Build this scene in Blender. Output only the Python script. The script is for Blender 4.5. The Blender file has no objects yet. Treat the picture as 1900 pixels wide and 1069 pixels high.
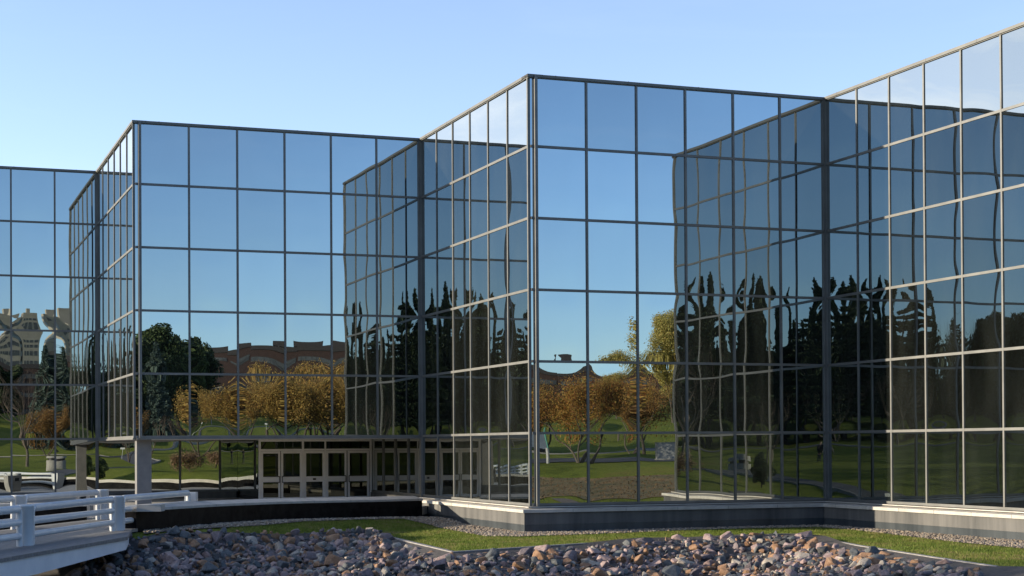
import bpy, bmesh, math, random
import numpy as np
from mathutils import Vector, Matrix, noise
from mathutils.geometry import delaunay_2d_cdt
R = math.radians
scene = bpy.context.scene
col = scene.collection
# ------------------------------------------------------------------ camera
EYE = 2.5
PITCH, ROLL = 0.00977, 0.00558
cam_d = bpy.data.cameras.new("camera"); cam = bpy.data.objects.new("camera", cam_d); col.objects.link(cam)
cam_d.sensor_width = 36.0; cam_d.lens = 3052.06/1900*36
cam_d.shift_y = (798.09-534.5)/1900
cam_d.clip_start = 0.05; cam_d.clip_end = 9000
cam.matrix_world = Matrix.Translation((0, 0, EYE)) @ Matrix.Rotation(R(90)+PITCH, 4, 'X') @ Matrix.Rotation(-ROLL, 4, 'Z')
scene.camera = cam
# ------------------------------------------------------------------ sky, sun, exposure
SUN_EL = R(11.4)
SUN_DIR = Vector((-0.999*math.cos(SUN_EL), -0.043*math.cos(SUN_EL), math.sin(SUN_EL))).normalized()   # towards the sun
world = bpy.data.worlds.new("World"); scene.world = world; world.use_nodes = True
HZ = (1.90, 1.57, 1.54); SO = (1.02, 1.12, 1.32)
wt = world.node_tree; wt.nodes.clear()
sky = wt.nodes.new('ShaderNodeTexSky'); sky.sky_type = 'NISHITA'; sky.sun_disc = False
sky.sun_elevation = SUN_EL
sky.sun_rotation = math.atan2(SUN_DIR.x, SUN_DIR.y)
sky.altitude = 1600; sky.air_density = 1.0; sky.dust_density = 0.4; sky.ozone_density = 2.5
bg = wt.nodes.new('ShaderNodeBackground'); bg.inputs['Strength'].default_value = 0.10
wo = wt.nodes.new('ShaderNodeOutputWorld')
# thin cirrus in the sky
tc = wt.nodes.new('ShaderNodeTexCoord'); mp = wt.nodes.new('ShaderNodeMapping'); mp.inputs['Scale'].default_value = (1.2, 1.6, 7.0)
mp.inputs['Rotation'].default_value = (0.25, 0.1, 0.5)
nz = wt.nodes.new('ShaderNodeTexNoise'); nz.inputs['Scale'].default_value = 2.6; nz.inputs['Detail'].default_value = 9; nz.inputs['Roughness'].default_value = 0.62; nz.inputs['Distortion'].default_value = 0.6
cr = wt.nodes.new('ShaderNodeValToRGB'); cr.color_ramp.elements[0].position = 0.50; cr.color_ramp.elements[1].position = 0.80
cr.color_ramp.elements[0].color = (0.42, 0.42, 0.42, 1); cr.color_ramp.elements[1].color = (1, 1, 1, 1)
mx = wt.nodes.new('ShaderNodeMixRGB'); mx.blend_type = 'MIX'; mx.inputs['Color2'].default_value = (9.2, 9.4, 9.6, 1)
wt.links.new(tc.outputs['Generated'], mp.inputs['Vector']); wt.links.new(mp.outputs[0], nz.inputs['Vector']); wt.links.new(nz.outputs['Fac'], cr.inputs[0])
sx = wt.nodes.new('ShaderNodeSeparateXYZ'); wt.links.new(tc.outputs['Generated'], sx.inputs[0])
def wmap(sock, a, b_, c, d):
    m_ = wt.nodes.new('ShaderNodeMapRange'); m_.interpolation_type = 'SMOOTHSTEP'
    for k_, v_ in zip(('From Min', 'From Max', 'To Min', 'To Max'), (a, b_, c, d)): m_.inputs[k_].default_value = v_
    wt.links.new(sock, m_.inputs['Value']); return m_.outputs[0]
cl = wmap(sx.outputs['X'], -0.30, -0.62, 0.05, 1.0)          # the cirrus lies low in the west
cm = wt.nodes.new('ShaderNodeMath'); cm.operation = 'MULTIPLY'; wt.links.new(cl, cm.inputs[0]); wt.links.new(cr.outputs[0], cm.inputs[1])
# pale veil of high haze over the northern half of the sky
hz_f = wmap(sx.outputs['Y'], -0.2, 0.95, 0.0, 1.0)
hm = wt.nodes.new('ShaderNodeMixRGB'); hm.blend_type = 'MULTIPLY'; hc = wt.nodes.new('ShaderNodeMixRGB'); wt.links.new(hz_f, hc.inputs['Fac']); hc.inputs['Color1'].default_value = (*SO, 1); hc.inputs['Color2'].default_value = (*HZ, 1)
hm.inputs['Fac'].default_value = 1.0; wt.links.new(hc.outputs[0], hm.inputs['Color2'])
wt.links.new(cm.outputs[0], mx.inputs['Fac']); wt.links.new(sky.outputs[0], hm.inputs['Color1']); wt.links.new(hm.outputs[0], mx.inputs['Color1']); wt.links.new(mx.outputs[0], bg.inputs['Color'])
wt.links.new(bg.outputs[0], wo.inputs['Surface'])
sun_d = bpy.data.lights.new("sun", 'SUN'); sun_d.energy = 3.9; sun_d.angle = R(0.53); sun_d.color = (1.0, 0.86, 0.66)
sun = bpy.data.objects.new("sun", sun_d); col.objects.link(sun)
sun.rotation_euler = SUN_DIR.to_track_quat('Z', 'Y').to_euler()
scene.view_settings.view_transform = 'Standard'; scene.view_settings.look = 'None'; scene.view_settings.gamma = 1.0
scene.view_settings.exposure = 1.1
scene.render.engine = 'CYCLES'
scene.cycles.use_denoising = True
scene.cycles.max_bounces = 9; scene.cycles.glossy_bounces = 7; scene.cycles.diffuse_bounces = 4; scene.cycles.transparent_max_bounces = 8
scene.cycles.caustics_reflective = False; scene.cycles.caustics_refractive = False
scene.cycles.sample_clamp_indirect = 6.0
# ------------------------------------------------------------------ helpers
def tag(o, label=None, cat=None, group=None, kind=None):
    if label: o['label'] = label
    if cat: o['category'] = cat
    if group: o['group'] = group
    if kind: o['kind'] = kind
    return o
def empty(name, loc=(0, 0, 0), rz=0.0):
    o = bpy.data.objects.new(name, None); o.empty_display_size = 0.3
    o.location = loc; o.rotation_euler = (0, 0, rz); col.objects.link(o); return o
def link(name, me, parent=None, loc=None):
    o = bpy.data.objects.new(name, me); col.objects.link(o)
    if parent: o.parent = parent
    if loc is not None: o.location = loc
    return o
def copy_tree(o, parent=None):
    c = o.copy(); col.objects.link(c); c.parent = parent
    for ch in o.children: copy_tree(ch, c)
    return c
class MB:
    def __init__(s): s.v = []; s.f = []; s.m = []; s.sm = []
    def add(s, vs, fs, mi=0, smooth=False):
        n = len(s.v); s.v.extend([tuple(x) for x in vs])
        for f in fs: s.f.append(tuple(i+n for i in f)); s.m.append(mi); s.sm.append(smooth)
    def box(s, a, b, M=None, mi=0):
        x0, y0, z0 = a; x1, y1, z1 = b
        vs = [Vector(p) for p in ((x0,y0,z0),(x1,y0,z0),(x1,y1,z0),(x0,y1,z0),(x0,y0,z1),(x1,y0,z1),(x1,y1,z1),(x0,y1,z1))]
        if M is not None: vs = [M @ p for p in vs]
        s.add(vs, [(0,3,2,1),(4,5,6,7),(0,1,5,4),(1,2,6,5),(2,3,7,6),(3,0,4,7)], mi)
    def tube(s, pts, rad, n=8, mi=0, cap=True, smooth=True):
        pts = [Vector(p) for p in pts]; k = len(pts)
        if not isinstance(rad, (list, tuple)): rad = [rad]*k
        rings = []; up = None
        for i, p in enumerate(pts):
            t = (pts[min(i+1, k-1)]-pts[max(i-1, 0)]).normalized()
            if up is None: up = Vector((0, 0, 1)) if abs(t.z) < 0.9 else Vector((1, 0, 0))
            a = t.cross(up).normalized(); b = a.cross(t).normalized(); up = b
            rings.append([p+(a*math.cos(2*math.pi*j/n)+b*math.sin(2*math.pi*j/n))*rad[i] for j in range(n)])
        vs = [q for r in rings for q in r]
        fs = [(i*n+j, i*n+(j+1) % n, (i+1)*n+(j+1) % n, (i+1)*n+j) for i in range(k-1) for j in range(n)]
        s.add(vs, fs, mi, smooth)
        if cap: s.add(rings[0], [tuple(range(n))[::-1]], mi); s.add(rings[-1], [tuple(range(n))], mi)
    def prism(s, poly, z0, z1, mi=0):
        n = len(poly); vs = [(p[0], p[1], z0) for p in poly]+[(p[0], p[1], z1) for p in poly]
        s.add(vs, [tuple(range(n))[::-1], tuple(range(n, 2*n))]+[(i, (i+1) % n, n+(i+1) % n, n+i) for i in range(n)], mi)
    def mesh(s, name, mats):
        me = bpy.data.meshes.new(name); me.from_pydata(s.v, [], s.f)
        for m in (mats if isinstance(mats, (list, tuple)) else [mats]): me.materials.append(m)
        me.polygons.foreach_set('material_index', s.m); me.polygons.foreach_set('use_smooth', s.sm); me.update()
        return me
    def build(s, name, mats, parent=None, loc=None): return link(name, s.mesh(name, mats), parent, loc)
def np_mesh(name, V, F, mats, smooth=False):
    V = np.asarray(V, dtype=np.float32); F = np.asarray(F, dtype=np.int32)
    me = bpy.data.meshes.new(name); k = F.shape[1]
    me.vertices.add(len(V)); me.vertices.foreach_set('co', V.ravel())
    me.loops.add(F.size); me.loops.foreach_set('vertex_index', F.ravel())
    me.polygons.add(len(F)); me.polygons.foreach_set('loop_start', np.arange(0, F.size, k, dtype=np.int32))
    try: me.polygons.foreach_set('loop_total', np.full(len(F), k, dtype=np.int32))
    except Exception: pass
    for m in (mats if isinstance(mats, (list, tuple)) else [mats]): me.materials.append(m)
    me.polygons.foreach_set('use_smooth', np.full(len(F), smooth))
    me.update(calc_edges=True); me.validate(); return me
# ------------------------------------------------------------------ materials
def new_mat(name):
    m = bpy.data.materials.new(name); m.use_nodes = True; t = m.node_tree
    return m, t, t.nodes['Principled BSDF']
def nn(t, typ, **kw):
    n = t.nodes.new(typ)
    for k, v in kw.items():
        if k in n.inputs: n.inputs[k].default_value = v
        else: setattr(n, k, v)
    return n
def ramp(t, stops):
    r = t.nodes.new('ShaderNodeValToRGB'); e = r.color_ramp.elements
    while len(e) < len(stops): e.new(0.5)
    for i, (p, c) in enumerate(stops): e[i].position = p; e[i].color = (*c, 1)
    return r
def mat_noise(name, c1, c2, scale=5.0, rough=0.6, bump=0.0, bscale=40.0, metal=0.0, detail=6, coord='Object', spec=0.5, streak=False):
    m, t, b = new_mat(name)
    tcn = nn(t, 'ShaderNodeTexCoord'); src = tcn.outputs[coord]
    if streak:
        mpn = nn(t, 'ShaderNodeMapping'); mpn.inputs['Scale'].default_value = (1, 1, 0.12); t.links.new(src, mpn.inputs[0]); src = mpn.outputs[0]
    n1 = nn(t, 'ShaderNodeTexNoise', Scale=scale, Detail=detail, Roughness=0.6); t.links.new(src, n1.inputs['Vector'])
    r = ramp(t, [(0.32, c1), (0.68, c2)]); t.links.new(n1.outputs['Fac'], r.inputs[0]); t.links.new(r.outputs[0], b.inputs['Base Color'])
    b.inputs['Roughness'].default_value = rough; b.inputs['Metallic'].default_value = metal; b.inputs['Specular IOR Level'].default_value = spec
    if bump > 0:
        n2 = nn(t, 'ShaderNodeTexNoise', Scale=bscale, Detail=5); t.links.new(tcn.outputs[coord], n2.inputs['Vector'])
        bp = nn(t, 'ShaderNodeBump', Strength=bump, Distance=0.02); t.links.new(n2.outputs['Fac'], bp.inputs['Height']); t.links.new(bp.outputs[0], b.inputs['Normal'])
    return m
def mat_glass(name, tint, dust=0.05):
    # mirror coated glazing: tinted mirror with a thin film of dust
    m, t, b = new_mat(name)
    oi = nn(t, 'ShaderNodeNewGeometry')
    b.inputs['Metallic'].default_value = 1.0; b.inputs['Roughness'].default_value = 0.0
    ob = nn(t, 'ShaderNodeObjectInfo'); tm_ = nn(t, 'ShaderNodeMapRange'); tm_.inputs['To Min'].default_value = 0.86; tm_.inputs['To Max'].default_value = 1.06; t.links.new(ob.outputs['Random'], tm_.inputs['Value'])
    vm = nn(t, 'ShaderNodeVectorMath'); vm.operation = 'SCALE'; vm.inputs[0].default_value = tint; t.links.new(tm_.outputs[0], vm.inputs['Scale']); t.links.new(vm.outputs[0], b.inputs['Base Color'])
    d = nn(t, 'ShaderNodeBsdfDiffuse'); d.inputs['Color'].default_value = (0.30, 0.34, 0.31, 1)
    tcn = nn(t, 'ShaderNodeTexCoord'); mpn = nn(t, 'ShaderNodeMapping'); mpn.inputs['Scale'].default_value = (1, 1, 0.25)
    n1 = nn(t, 'ShaderNodeTexNoise', Scale=0.9, Detail=5); t.links.new(tcn.outputs['Object'], mpn.inputs[0]); t.links.new(mpn.outputs[0], n1.inputs['Vector'])
    mr = nn(t, 'ShaderNodeMapRange'); mr.inputs['From Min'].default_value = 0.35; mr.inputs['From Max'].default_value = 0.7
    mr.inputs['To Min'].default_value = dust*0.4; mr.inputs['To Max'].default_value = dust*1.6; t.links.new(n1.outputs['Fac'], mr.inputs['Value'])
    mix = nn(t, 'ShaderNodeMixShader'); t.links.new(mr.outputs[0], mix.inputs[0]); t.links.new(b.outputs[0], mix.inputs[1]); t.links.new(d.outputs[0], mix.inputs[2])
    t.links.new(mix.outputs[0], t.nodes['Material Output'].inputs['Surface'])
    return m
def mat_leaf(name, cols, trans=0.3, rough=0.6):
    m, t, b = new_mat(name)
    g = nn(t, 'ShaderNodeNewGeometry'); k = len(cols)
    r = ramp(t, [(i/(max(1, k-1)), c) for i, c in enumerate(cols)]); t.links.new(g.outputs['Random Per Island'], r.inputs[0])
    t.links.new(r.outputs[0], b.inputs['Base Color']); b.inputs['Roughness'].default_value = rough; b.inputs['Specular IOR Level'].default_value = 0.2
    tr = nn(t, 'ShaderNodeBsdfTranslucent'); t.links.new(r.outputs[0], tr.inputs['Color'])
    mix = nn(t, 'ShaderNodeMixShader'); mix.inputs[0].default_value = trans
    t.links.new(b.outputs[0], mix.inputs[1]); t.links.new(tr.outputs[0], mix.inputs[2]); t.links.new(mix.outputs[0], t.nodes['Material Output'].inputs['Surface'])
    return m
GL_TINT = (0.42, 0.45, 0.45)
M = {}
M['glass'] = mat_glass('mirror_glass', GL_TINT, 0.02)
M['glass_dusty'] = mat_glass('mirror_glass_dusty', (0.40, 0.43, 0.41), 0.02)
M['door_glass'] = mat_glass('door_glass', (0.055, 0.06, 0.055), 0.02)
M['frame'] = mat_noise('anodised_frame', (0.155, 0.157, 0.153), (0.205, 0.207, 0.20), 1.2, 0.62, metal=0.9)
M['coping'] = mat_noise('metal_coping', (0.14, 0.14, 0.133), (0.185, 0.185, 0.172), 0.8, 0.62, metal=0.9)
M['door_frame'] = mat_noise('brushed_door_frame', (0.80, 0.81, 0.82), (0.85, 0.85, 0.85), 3, 0.4)
M['stone'] = mat_noise('limestone_sill', (0.40, 0.375, 0.33), (0.54, 0.51, 0.455), 2.2, 0.75, 0.25, 60)
M['granite'] = mat_noise('flamed_granite', (0.055, 0.056, 0.055), (0.145, 0.14, 0.13), 1.4, 0.7, 0.15, 90, streak=True)
M['granite_dark'] = mat_noise('dark_granite_base', (0.02, 0.027, 0.033), (0.07, 0.08, 0.085), 1.4, 0.35, 0.05, 90, streak=True)
M['granite_black'] = mat_noise('polished_black_granite', (0.006, 0.006, 0.007), (0.02, 0.019, 0.018), 3.0, 0.3, spec=0.12)
M['granite_black'].node_tree.nodes['Principled BSDF'].inputs['IOR'].default_value = 1.12
M['core'] = mat_noise('dark_interior', (0.01, 0.01, 0.01), (0.015, 0.015, 0.015), 2, 0.9)
M['soffit'] = mat_noise('soffit_panel', (0.50, 0.50, 0.48), (0.58, 0.57, 0.55), 2, 0.7)
M['column'] = mat_noise('stone_column', (0.14, 0.14, 0.14), (0.19, 0.185, 0.18), 3, 0.55, 0.05)
M['white'] = mat_noise('white_painted_steel', (0.50, 0.52, 0.53), (0.60, 0.61, 0.60), 2.5, 0.4)
M['beam'] = mat_noise('white_painted_beam', (0.56, 0.58, 0.60), (0.68, 0.69, 0.69), 1.2, 0.5)
M['deck'] = mat_noise('grey_deck_concrete', (0.10, 0.10, 0.10), (0.20, 0.20, 0.195), 6, 0.7, 0.3, 50)
M['paving'] = mat_noise('plaza_paving', (0.34, 0.32, 0.29), (0.44, 0.42, 0.38), 3, 0.8, 0.2, 40)
M['kerb'] = mat_noise('weathered_kerb', (0.20, 0.19, 0.18), (0.34, 0.32, 0.30), 4, 0.8, 0.3, 30)
M['asphalt'] = mat_noise('asphalt', (0.045, 0.045, 0.05), (0.07, 0.07, 0.072), 4, 0.85, 0.2, 60)
M['path'] = mat_noise('path_asphalt', (0.07, 0.07, 0.075), (0.11, 0.105, 0.10), 3, 0.85, 0.2, 60)
M['kerb_white'] = mat_noise('pale_concrete', (0.22, 0.21, 0.19), (0.32, 0.31, 0.28), 3, 0.8)
M['water'] = mat_noise('dark_water', (0.006, 0.008, 0.008), (0.012, 0.014, 0.012), 1, 0.06, 0.15, 3)
M['bark'] = mat_noise('bark', (0.06, 0.05, 0.04), (0.13, 0.11, 0.09), 8, 0.9, 0.4, 30)
M['bark_dark'] = mat_noise('dark_bark', (0.05, 0.04, 0.032), (0.10, 0.085, 0.07), 8, 0.9, 0.4, 30)
M['twig'] = mat_noise('bare_twigs', (0.08, 0.06, 0.05), (0.15, 0.115, 0.09), 5, 0.9)
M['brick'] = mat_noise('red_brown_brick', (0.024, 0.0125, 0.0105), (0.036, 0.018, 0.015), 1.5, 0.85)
M['brick_lit'] = mat_noise('sunlit_brick', (0.30, 0.14, 0.09), (0.38, 0.19, 0.12), 1.5, 0.85)  # lit copy of the brick, sunlight put into the colour
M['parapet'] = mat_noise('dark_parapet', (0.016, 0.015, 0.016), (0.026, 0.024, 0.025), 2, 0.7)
M['tower'] = mat_noise('beige_precast', (0.24, 0.22, 0.18), (0.30, 0.28, 0.23), 0.4, 0.8)
M['tower_glass'] = mat_glass('tower_glass', (0.35, 0.42, 0.48), 0.05)
M['ribbon_glass'] = mat_noise('ribbon_glass', (0.02, 0.024, 0.028), (0.07, 0.08, 0.085), 0.5, 0.3)
M['teal'] = mat_noise('teal_paint', (0.04, 0.20, 0.16), (0.06, 0.26, 0.21), 3, 0.5)
M['panel'] = mat_noise('grey_blue_panel', (0.08, 0.11, 0.15), (0.12, 0.15, 0.20), 3, 0.4)
M['cabinet'] = mat_noise('grey_metal_cabinet', (0.20, 0.21, 0.21), (0.33, 0.33, 0.32), 3, 0.5)
M['black'] = mat_noise('black_rubber', (0.01, 0.01, 0.011), (0.02, 0.02, 0.02), 5, 0.5)
M['skin'] = mat_noise('skin', (0.40, 0.24, 0.17), (0.46, 0.29, 0.21), 6, 0.55)
M['jacket'] = mat_noise('dark_jacket', (0.012, 0.014, 0.022), (0.022, 0.025, 0.035), 6, 0.8)
M['jeans'] = mat_noise('dark_trousers', (0.03, 0.035, 0.05), (0.05, 0.055, 0.075), 6, 0.85)
M['hair'] = mat_noise('brown_hair', (0.03, 0.02, 0.012), (0.05, 0.035, 0.02), 20, 0.6)
L_CRAB = mat_leaf('crab_apple_leaves', [(0.30, 0.13, 0.035), (0.40, 0.22, 0.05), (0.45, 0.29, 0.075), (0.28, 0.21, 0.06), (0.32, 0.12, 0.045), (0.22, 0.14, 0.06)], 0.35)
L_CRAB2 = mat_leaf('red_brown_leaves', [(0.22, 0.10, 0.035), (0.30, 0.16, 0.05), (0.26, 0.17, 0.06), (0.16, 0.09, 0.04)], 0.3)
L_GOLD = mat_leaf('golden_leaves', [(0.40, 0.27, 0.07), (0.46, 0.31, 0.085), (0.32, 0.23, 0.065), (0.36, 0.19, 0.055), (0.25, 0.20, 0.075), (0.27, 0.15, 0.06)], 0.35)
L_YEL = mat_leaf('yellow_green_leaves', [(0.40, 0.36, 0.10), (0.48, 0.40, 0.14), (0.30, 0.30, 0.09), (0.50, 0.36, 0.12)], 0.35)
L_EVER = mat_leaf('evergreen_needles', [(0.035, 0.060, 0.020), (0.055, 0.085, 0.030), (0.075, 0.10, 0.035), (0.03, 0.05, 0.02)], 0.12)
L_DARK = mat_leaf('dark_conifer_needles', [(0.022, 0.038, 0.016), (0.042, 0.064, 0.026), (0.065, 0.085, 0.036)], 0.1)
L_BLUE = mat_leaf('blue_spruce_needles', [(0.055, 0.085, 0.075), (0.085, 0.12, 0.105), (0.11, 0.15, 0.12), (0.04, 0.07, 0.05)], 0.12)
L_BED = mat_leaf('bed_cover', [(0.10, 0.05, 0.03), (0.16, 0.09, 0.045), (0.20, 0.13, 0.06), (0.07, 0.045, 0.03), (0.10, 0.10, 0.04)], 0.2)
L_BUSH = mat_leaf('bronze_shrub_leaves', [(0.20, 0.13, 0.08), (0.28, 0.18, 0.11), (0.16, 0.10, 0.06)], 0.25)
# ------------------------------------------------------------------ plan of the office building
S = 2.6                                          # height of one row of glazing
AN = 0.35841
DF = Vector((math.cos(AN), math.sin(AN))); DS = Vector((math.sin(AN), -math.cos(AN)))
NF = Vector((math.sin(AN), -math.cos(AN))); NS = Vector((-math.cos(AN), -math.sin(AN)))
WF, WS = 2.01825, 2.15514
LF, LS = 12.32413, 13.1444
C4 = Vector((0.69488, 59.4926)); C5 = C4+DF*LF; C6 = C5+DS*LS; C7 = C6+DF*LF
C3 = C4-DS*LS; C2 = C3-DF*LF; C1 = C2-DS*LS; C0 = C1-DF*LF
Z5 = EYE+0.17949*S                               # soffit line, 2.97
ZR = [Z5+(5-i)*S for i in range(6)]              # row lines, ZR[0] just under the coping
ZTOP = Z5+5.0026*S
ZS = Z5-0.99635*S                                # sill level, about 0.38
ZGR = -0.62
# ------------------------------------------------------------------ terrain
def interp(x, xs, ys):
    for i in range(len(xs)-1):
        if x <= xs[i+1]:
            t = (x-xs[i])/(xs[i+1]-xs[i]); return ys[i]+(ys[i+1]-ys[i])*max(0, t)
    return ys[-1]
def sstep(x, a, b):
    t = max(0.0, min(1.0, (x-a)/(b-a))); return t*t*(3-2*t)
WFOOT = [(-11.62, 51.0, -0.11), (-10.74, 54.2, -0.10), (-10.0, 56.9, -0.13), (-8.86, 60.0, -0.18), (-7.24, 63.0, -0.27), (-5.39, 65.6, -0.34), (-3.67, 67.6, -0.42), (-2.6, 68.6, -0.55)]
BANK = [(-15.5, 58.8), (-13.0, 57.0), (-12.6, 51.2), (-11.25, 49.2), (-9.0, 53.3), (-7.1, 56.3), (-5.8, 57.7), (-4.83, 58.0), (-1.74, 47.75), (2.19, 51.5), (5.3, 53.9), (8.4, 54.6), (10.1, 53.2), (10.45, 49.67), (11.33, 44.45), (12.28, 39.54), (13.4, 33.0), (14.0, 24.0), (12, 16), (0, 14), (-30, 16), (-60, 24), (-60, 56), (-30, 56)]
def in_poly(x, y, P):
    c = False; n = len(P); j = n-1
    for i in range(n):
        xi, yi = P[i]; xj, yj = P[j]
        if (yi > y) != (yj > y) and x < (xj-xi)*(y-yi)/(yj-yi)+xi: c = not c
        j = i
    return c
def poly_dist(x, y, P):
    best = 1e9; n = len(P)
    for i in range(n):
        ax, ay = P[i]; bx, by = P[(i+1) % n]; dx, dy = bx-ax, by-ay
        t = max(0, min(1, ((x-ax)*dx+(y-ay)*dy)/(dx*dx+dy*dy))); d = math.hypot(x-ax-t*dx, y-ay-t*dy)
        if d < best: best = d
    return best
def height(x, y):
    r = math.hypot(x, y-62)
    z = interp(r, [0, 24, 46, 62, 82, 130, 190, 300, 450, 9000], [ZGR, ZGR, 0.75, 1.0, 1.75, 3.6, 7.2, 13.0, 17.0, 17.0])
    z += 0.7*sstep(x, 15, 45)*sstep(r, 24, 45)
    z += 0.55*noise.noise(Vector((x*0.03, y*0.03, 0.3)))*sstep(r, 40, 90)
    if -26 < x < -1 and 36 < y < 72:
        best = 1e9; zb = 0
        for i in range(len(WFOOT)-1):
            ax, ay, az = WFOOT[i]; bx, by, bz = WFOOT[i+1]; dx, dy = bx-ax, by-ay
            t = max(0, min(1, ((x-ax)*dx+(y-ay)*dy)/(dx*dx+dy*dy))); d = math.hypot(x-ax-t*dx, y-ay-t*dy)
            if d < best: best = d; zb = az+(bz-az)*t
        z += (zb-ZGR)*(1-sstep(best, 0.7, 3.6))
    if y < 64 and in_poly(x, y, BANK):
        db = poly_dist(x, y, BANK); z -= min(0.17*db, 1.9)+0.14*sstep(db, 0.0, 0.9)*sstep(-x, 1, 5)
    return z
def axis(lo, hi, fine_lo, fine_hi, step, grow=1.22):
    a = list(np.arange(fine_lo, fine_hi+1e-6, step)); s = step; p = fine_hi
    while p < hi: s = min(s*grow, 250); p += s; a.append(p)
    s = step; p = fine_lo; b = []
    while p > lo: s = min(s*grow, 250); p -= s; b.append(p)
    return b[::-1]+a
xs = axis(-3500, 3500, -26, 50, 0.8, 1.12); ys = axis(-3500, 3500, -20, 72, 0.8, 1.12)
V = [(x, y, height(x, y)) for y in ys for x in xs]; nx = len(xs)
F = [(j*nx+i, j*nx+i+1, (j+1)*nx+i+1, (j+1)*nx+i) for j in range(len(ys)-1) for i in range(nx-1)]
m, t, b = new_mat('lawn_ground')
tcn = nn(t, 'ShaderNodeTexCoord')
n1 = nn(t, 'ShaderNodeTexNoise', Scale=0.16, Detail=9, Roughness=0.66); t.links.new(tcn.outputs['Object'], n1.inputs['Vector'])
n2 = nn(t, 'ShaderNodeTexNoise', Scale=4.0, Detail=8, Roughness=0.7); t.links.new(tcn.outputs['Object'], n2.inputs['Vector'])
r1 = ramp(t, [(0.30, (0.09, 0.12, 0.022)), (0.45, (0.21, 0.26, 0.042)), (0.58, (0.26, 0.30, 0.055)), (0.72, (0.30, 0.25, 0.08))]); t.links.new(n1.outputs['Fac'], r1.inputs[0])
r2 = ramp(t, [(0.3, (0.55, 0.55, 0.55)), (0.7, (1.25, 1.2, 1.1))]); t.links.new(n2.outputs['Fac'], r2.inputs[0])
mm = nn(t, 'ShaderNodeMixRGB'); mm.blend_type = 'MULTIPLY'; mm.inputs['Fac'].default_value = 0.8; t.links.new(r1.outputs[0], mm.inputs[1]); t.links.new(r2.outputs[0], mm.inputs[2])
t.links.new(mm.outputs[0], b.inputs['Base Color']); b.inputs['Roughness'].default_value = 0.95; b.inputs['Specular IOR Level'].default_value = 0.1
bp = nn(t, 'ShaderNodeBump', Strength=1.0, Distance=0.4); n3 = nn(t, 'ShaderNodeTexNoise', Scale=11, Detail=5); t.links.new(tcn.outputs['Object'], n3.inputs['Vector']); t.links.new(n3.outputs['Fac'], bp.inputs['Height']); t.links.new(bp.outputs[0], b.inputs['Normal'])
M['lawn'] = m
o = link('ground', np_mesh('ground', V, F, M['lawn'], True)); tag(o, kind='structure')
def sheet(name, poly, mat, step=0.5, zoff=0.012, hfun=height):
    pts = []; n = len(poly)
    for i in range(n):
        a = Vector(poly[i]); c = Vector(poly[(i+1) % n]); k = max(1, int((c-a).length/step))
        for q in range(k): pts.append(a.lerp(c, q/k))
    nb = len(pts); x0 = min(p[0] for p in poly); x1 = max(p[0] for p in poly); y0 = min(p[1] for p in poly); y1 = max(p[1] for p in poly)
    y = y0
    while y < y1:
        x = x0
        while x < x1:
            if in_poly(x, y, poly) and poly_dist(x, y, poly) > step*0.4: pts.append(Vector((x, y)))
            x += step
        y += step
    r = delaunay_2d_cdt(pts, [(i, (i+1) % nb) for i in range(nb)], [list(range(nb))], 1, 1e-5)
    me = bpy.data.meshes.new(name); me.from_pydata([(v.x, v.y, hfun(v.x, v.y)+zoff) for v in r[0]], [], [tuple(f) for f in r[2]])
    me.materials.append(mat); me.update(); return link(name, me)
def ribbon(name, pts, w, mat, zoff=0.03):
    P = [Vector(p) for p in pts]; Q = []
    for i in range(len(P)-1):
        a = P[max(i-1, 0)]; b_ = P[i]; c = P[i+1]; d = P[min(i+2, len(P)-1)]
        k = max(3, int((c-b_).length/1.5))
        for q in range(k):
            u = q/k; Q.append(0.5*((2*b_)+(c-a)*u+(2*a-5*b_+4*c-d)*u*u+(3*b_-a-3*c+d)*u**3))
    Q.append(P[-1]); Vv = []; Ff = []
    for i, p in enumerate(Q):
        tt = (Q[min(i+1, len(Q)-1)]-Q[max(i-1, 0)]).normalized(); nrm = Vector((-tt.y, tt.x))
        zc = height(p.x, p.y)
        for s_ in (-1, -0.33, 0.33, 1):
            q = p+nrm*(w/2*s_); Vv.append((q.x, q.y, max(zc-0.1, height(q.x, q.y))+zoff))
    for i in range(len(Q)-1):
        for k in range(3): Ff.append((i*4+k, i*4+k+1, i*4+5+k, i*4+4+k))
    return link(name, np_mesh(name, Vv, Ff, mat, True)), Q
# creek water in the shade of the bridge
mb = MB(); mb.add([(-60, 17, -2.35), (11.5, 17, -2.35), (11.5, 50, -2.35), (-60, 60, -2.35)], [(0, 1, 2, 3)])
tag(mb.build('water', M['water']), kind='structure')
# ------------------------------------------------------------------ the mirror glass office building
rng = random.Random(11)
bld = empty('office_building', (C4.x, C4.y, 0))
tag(bld, 'stepped office building with mirror glass curtain walls reflecting the park', 'building')
OFF = Vector((C4.x, C4.y, 0))
def W(P, d, n, s, o, z):                          # wall coordinates to building space
    q = P+d*s+n*o; return (q.x-OFF.x, q.y-OFF.y, z)
def wbox(mb, P, d, n, s0, s1, o0, o1, z0, z1, mi=0):
    vs = [W(P, d, n, s, o, z) for z in (z0, z1) for s, o in ((s0, o0), (s1, o0), (s1, o1), (s0, o1))]
    fs = [(0, 3, 2, 1), (4, 5, 6, 7), (0, 1, 5, 4), (1, 2, 6, 5), (2, 3, 7, 6), (3, 0, 4, 7)]
    # keep outward orientation whichever way the wall runs
    if (Vector(d).to_3d().cross(Vector(n).to_3d())).z < 0: fs = [f[::-1] for f in fs]
    mb.add(vs, fs, mi)
PW = []                                            # pane list: (on screen size, face, args)
NU, NV = 14, 22
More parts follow.
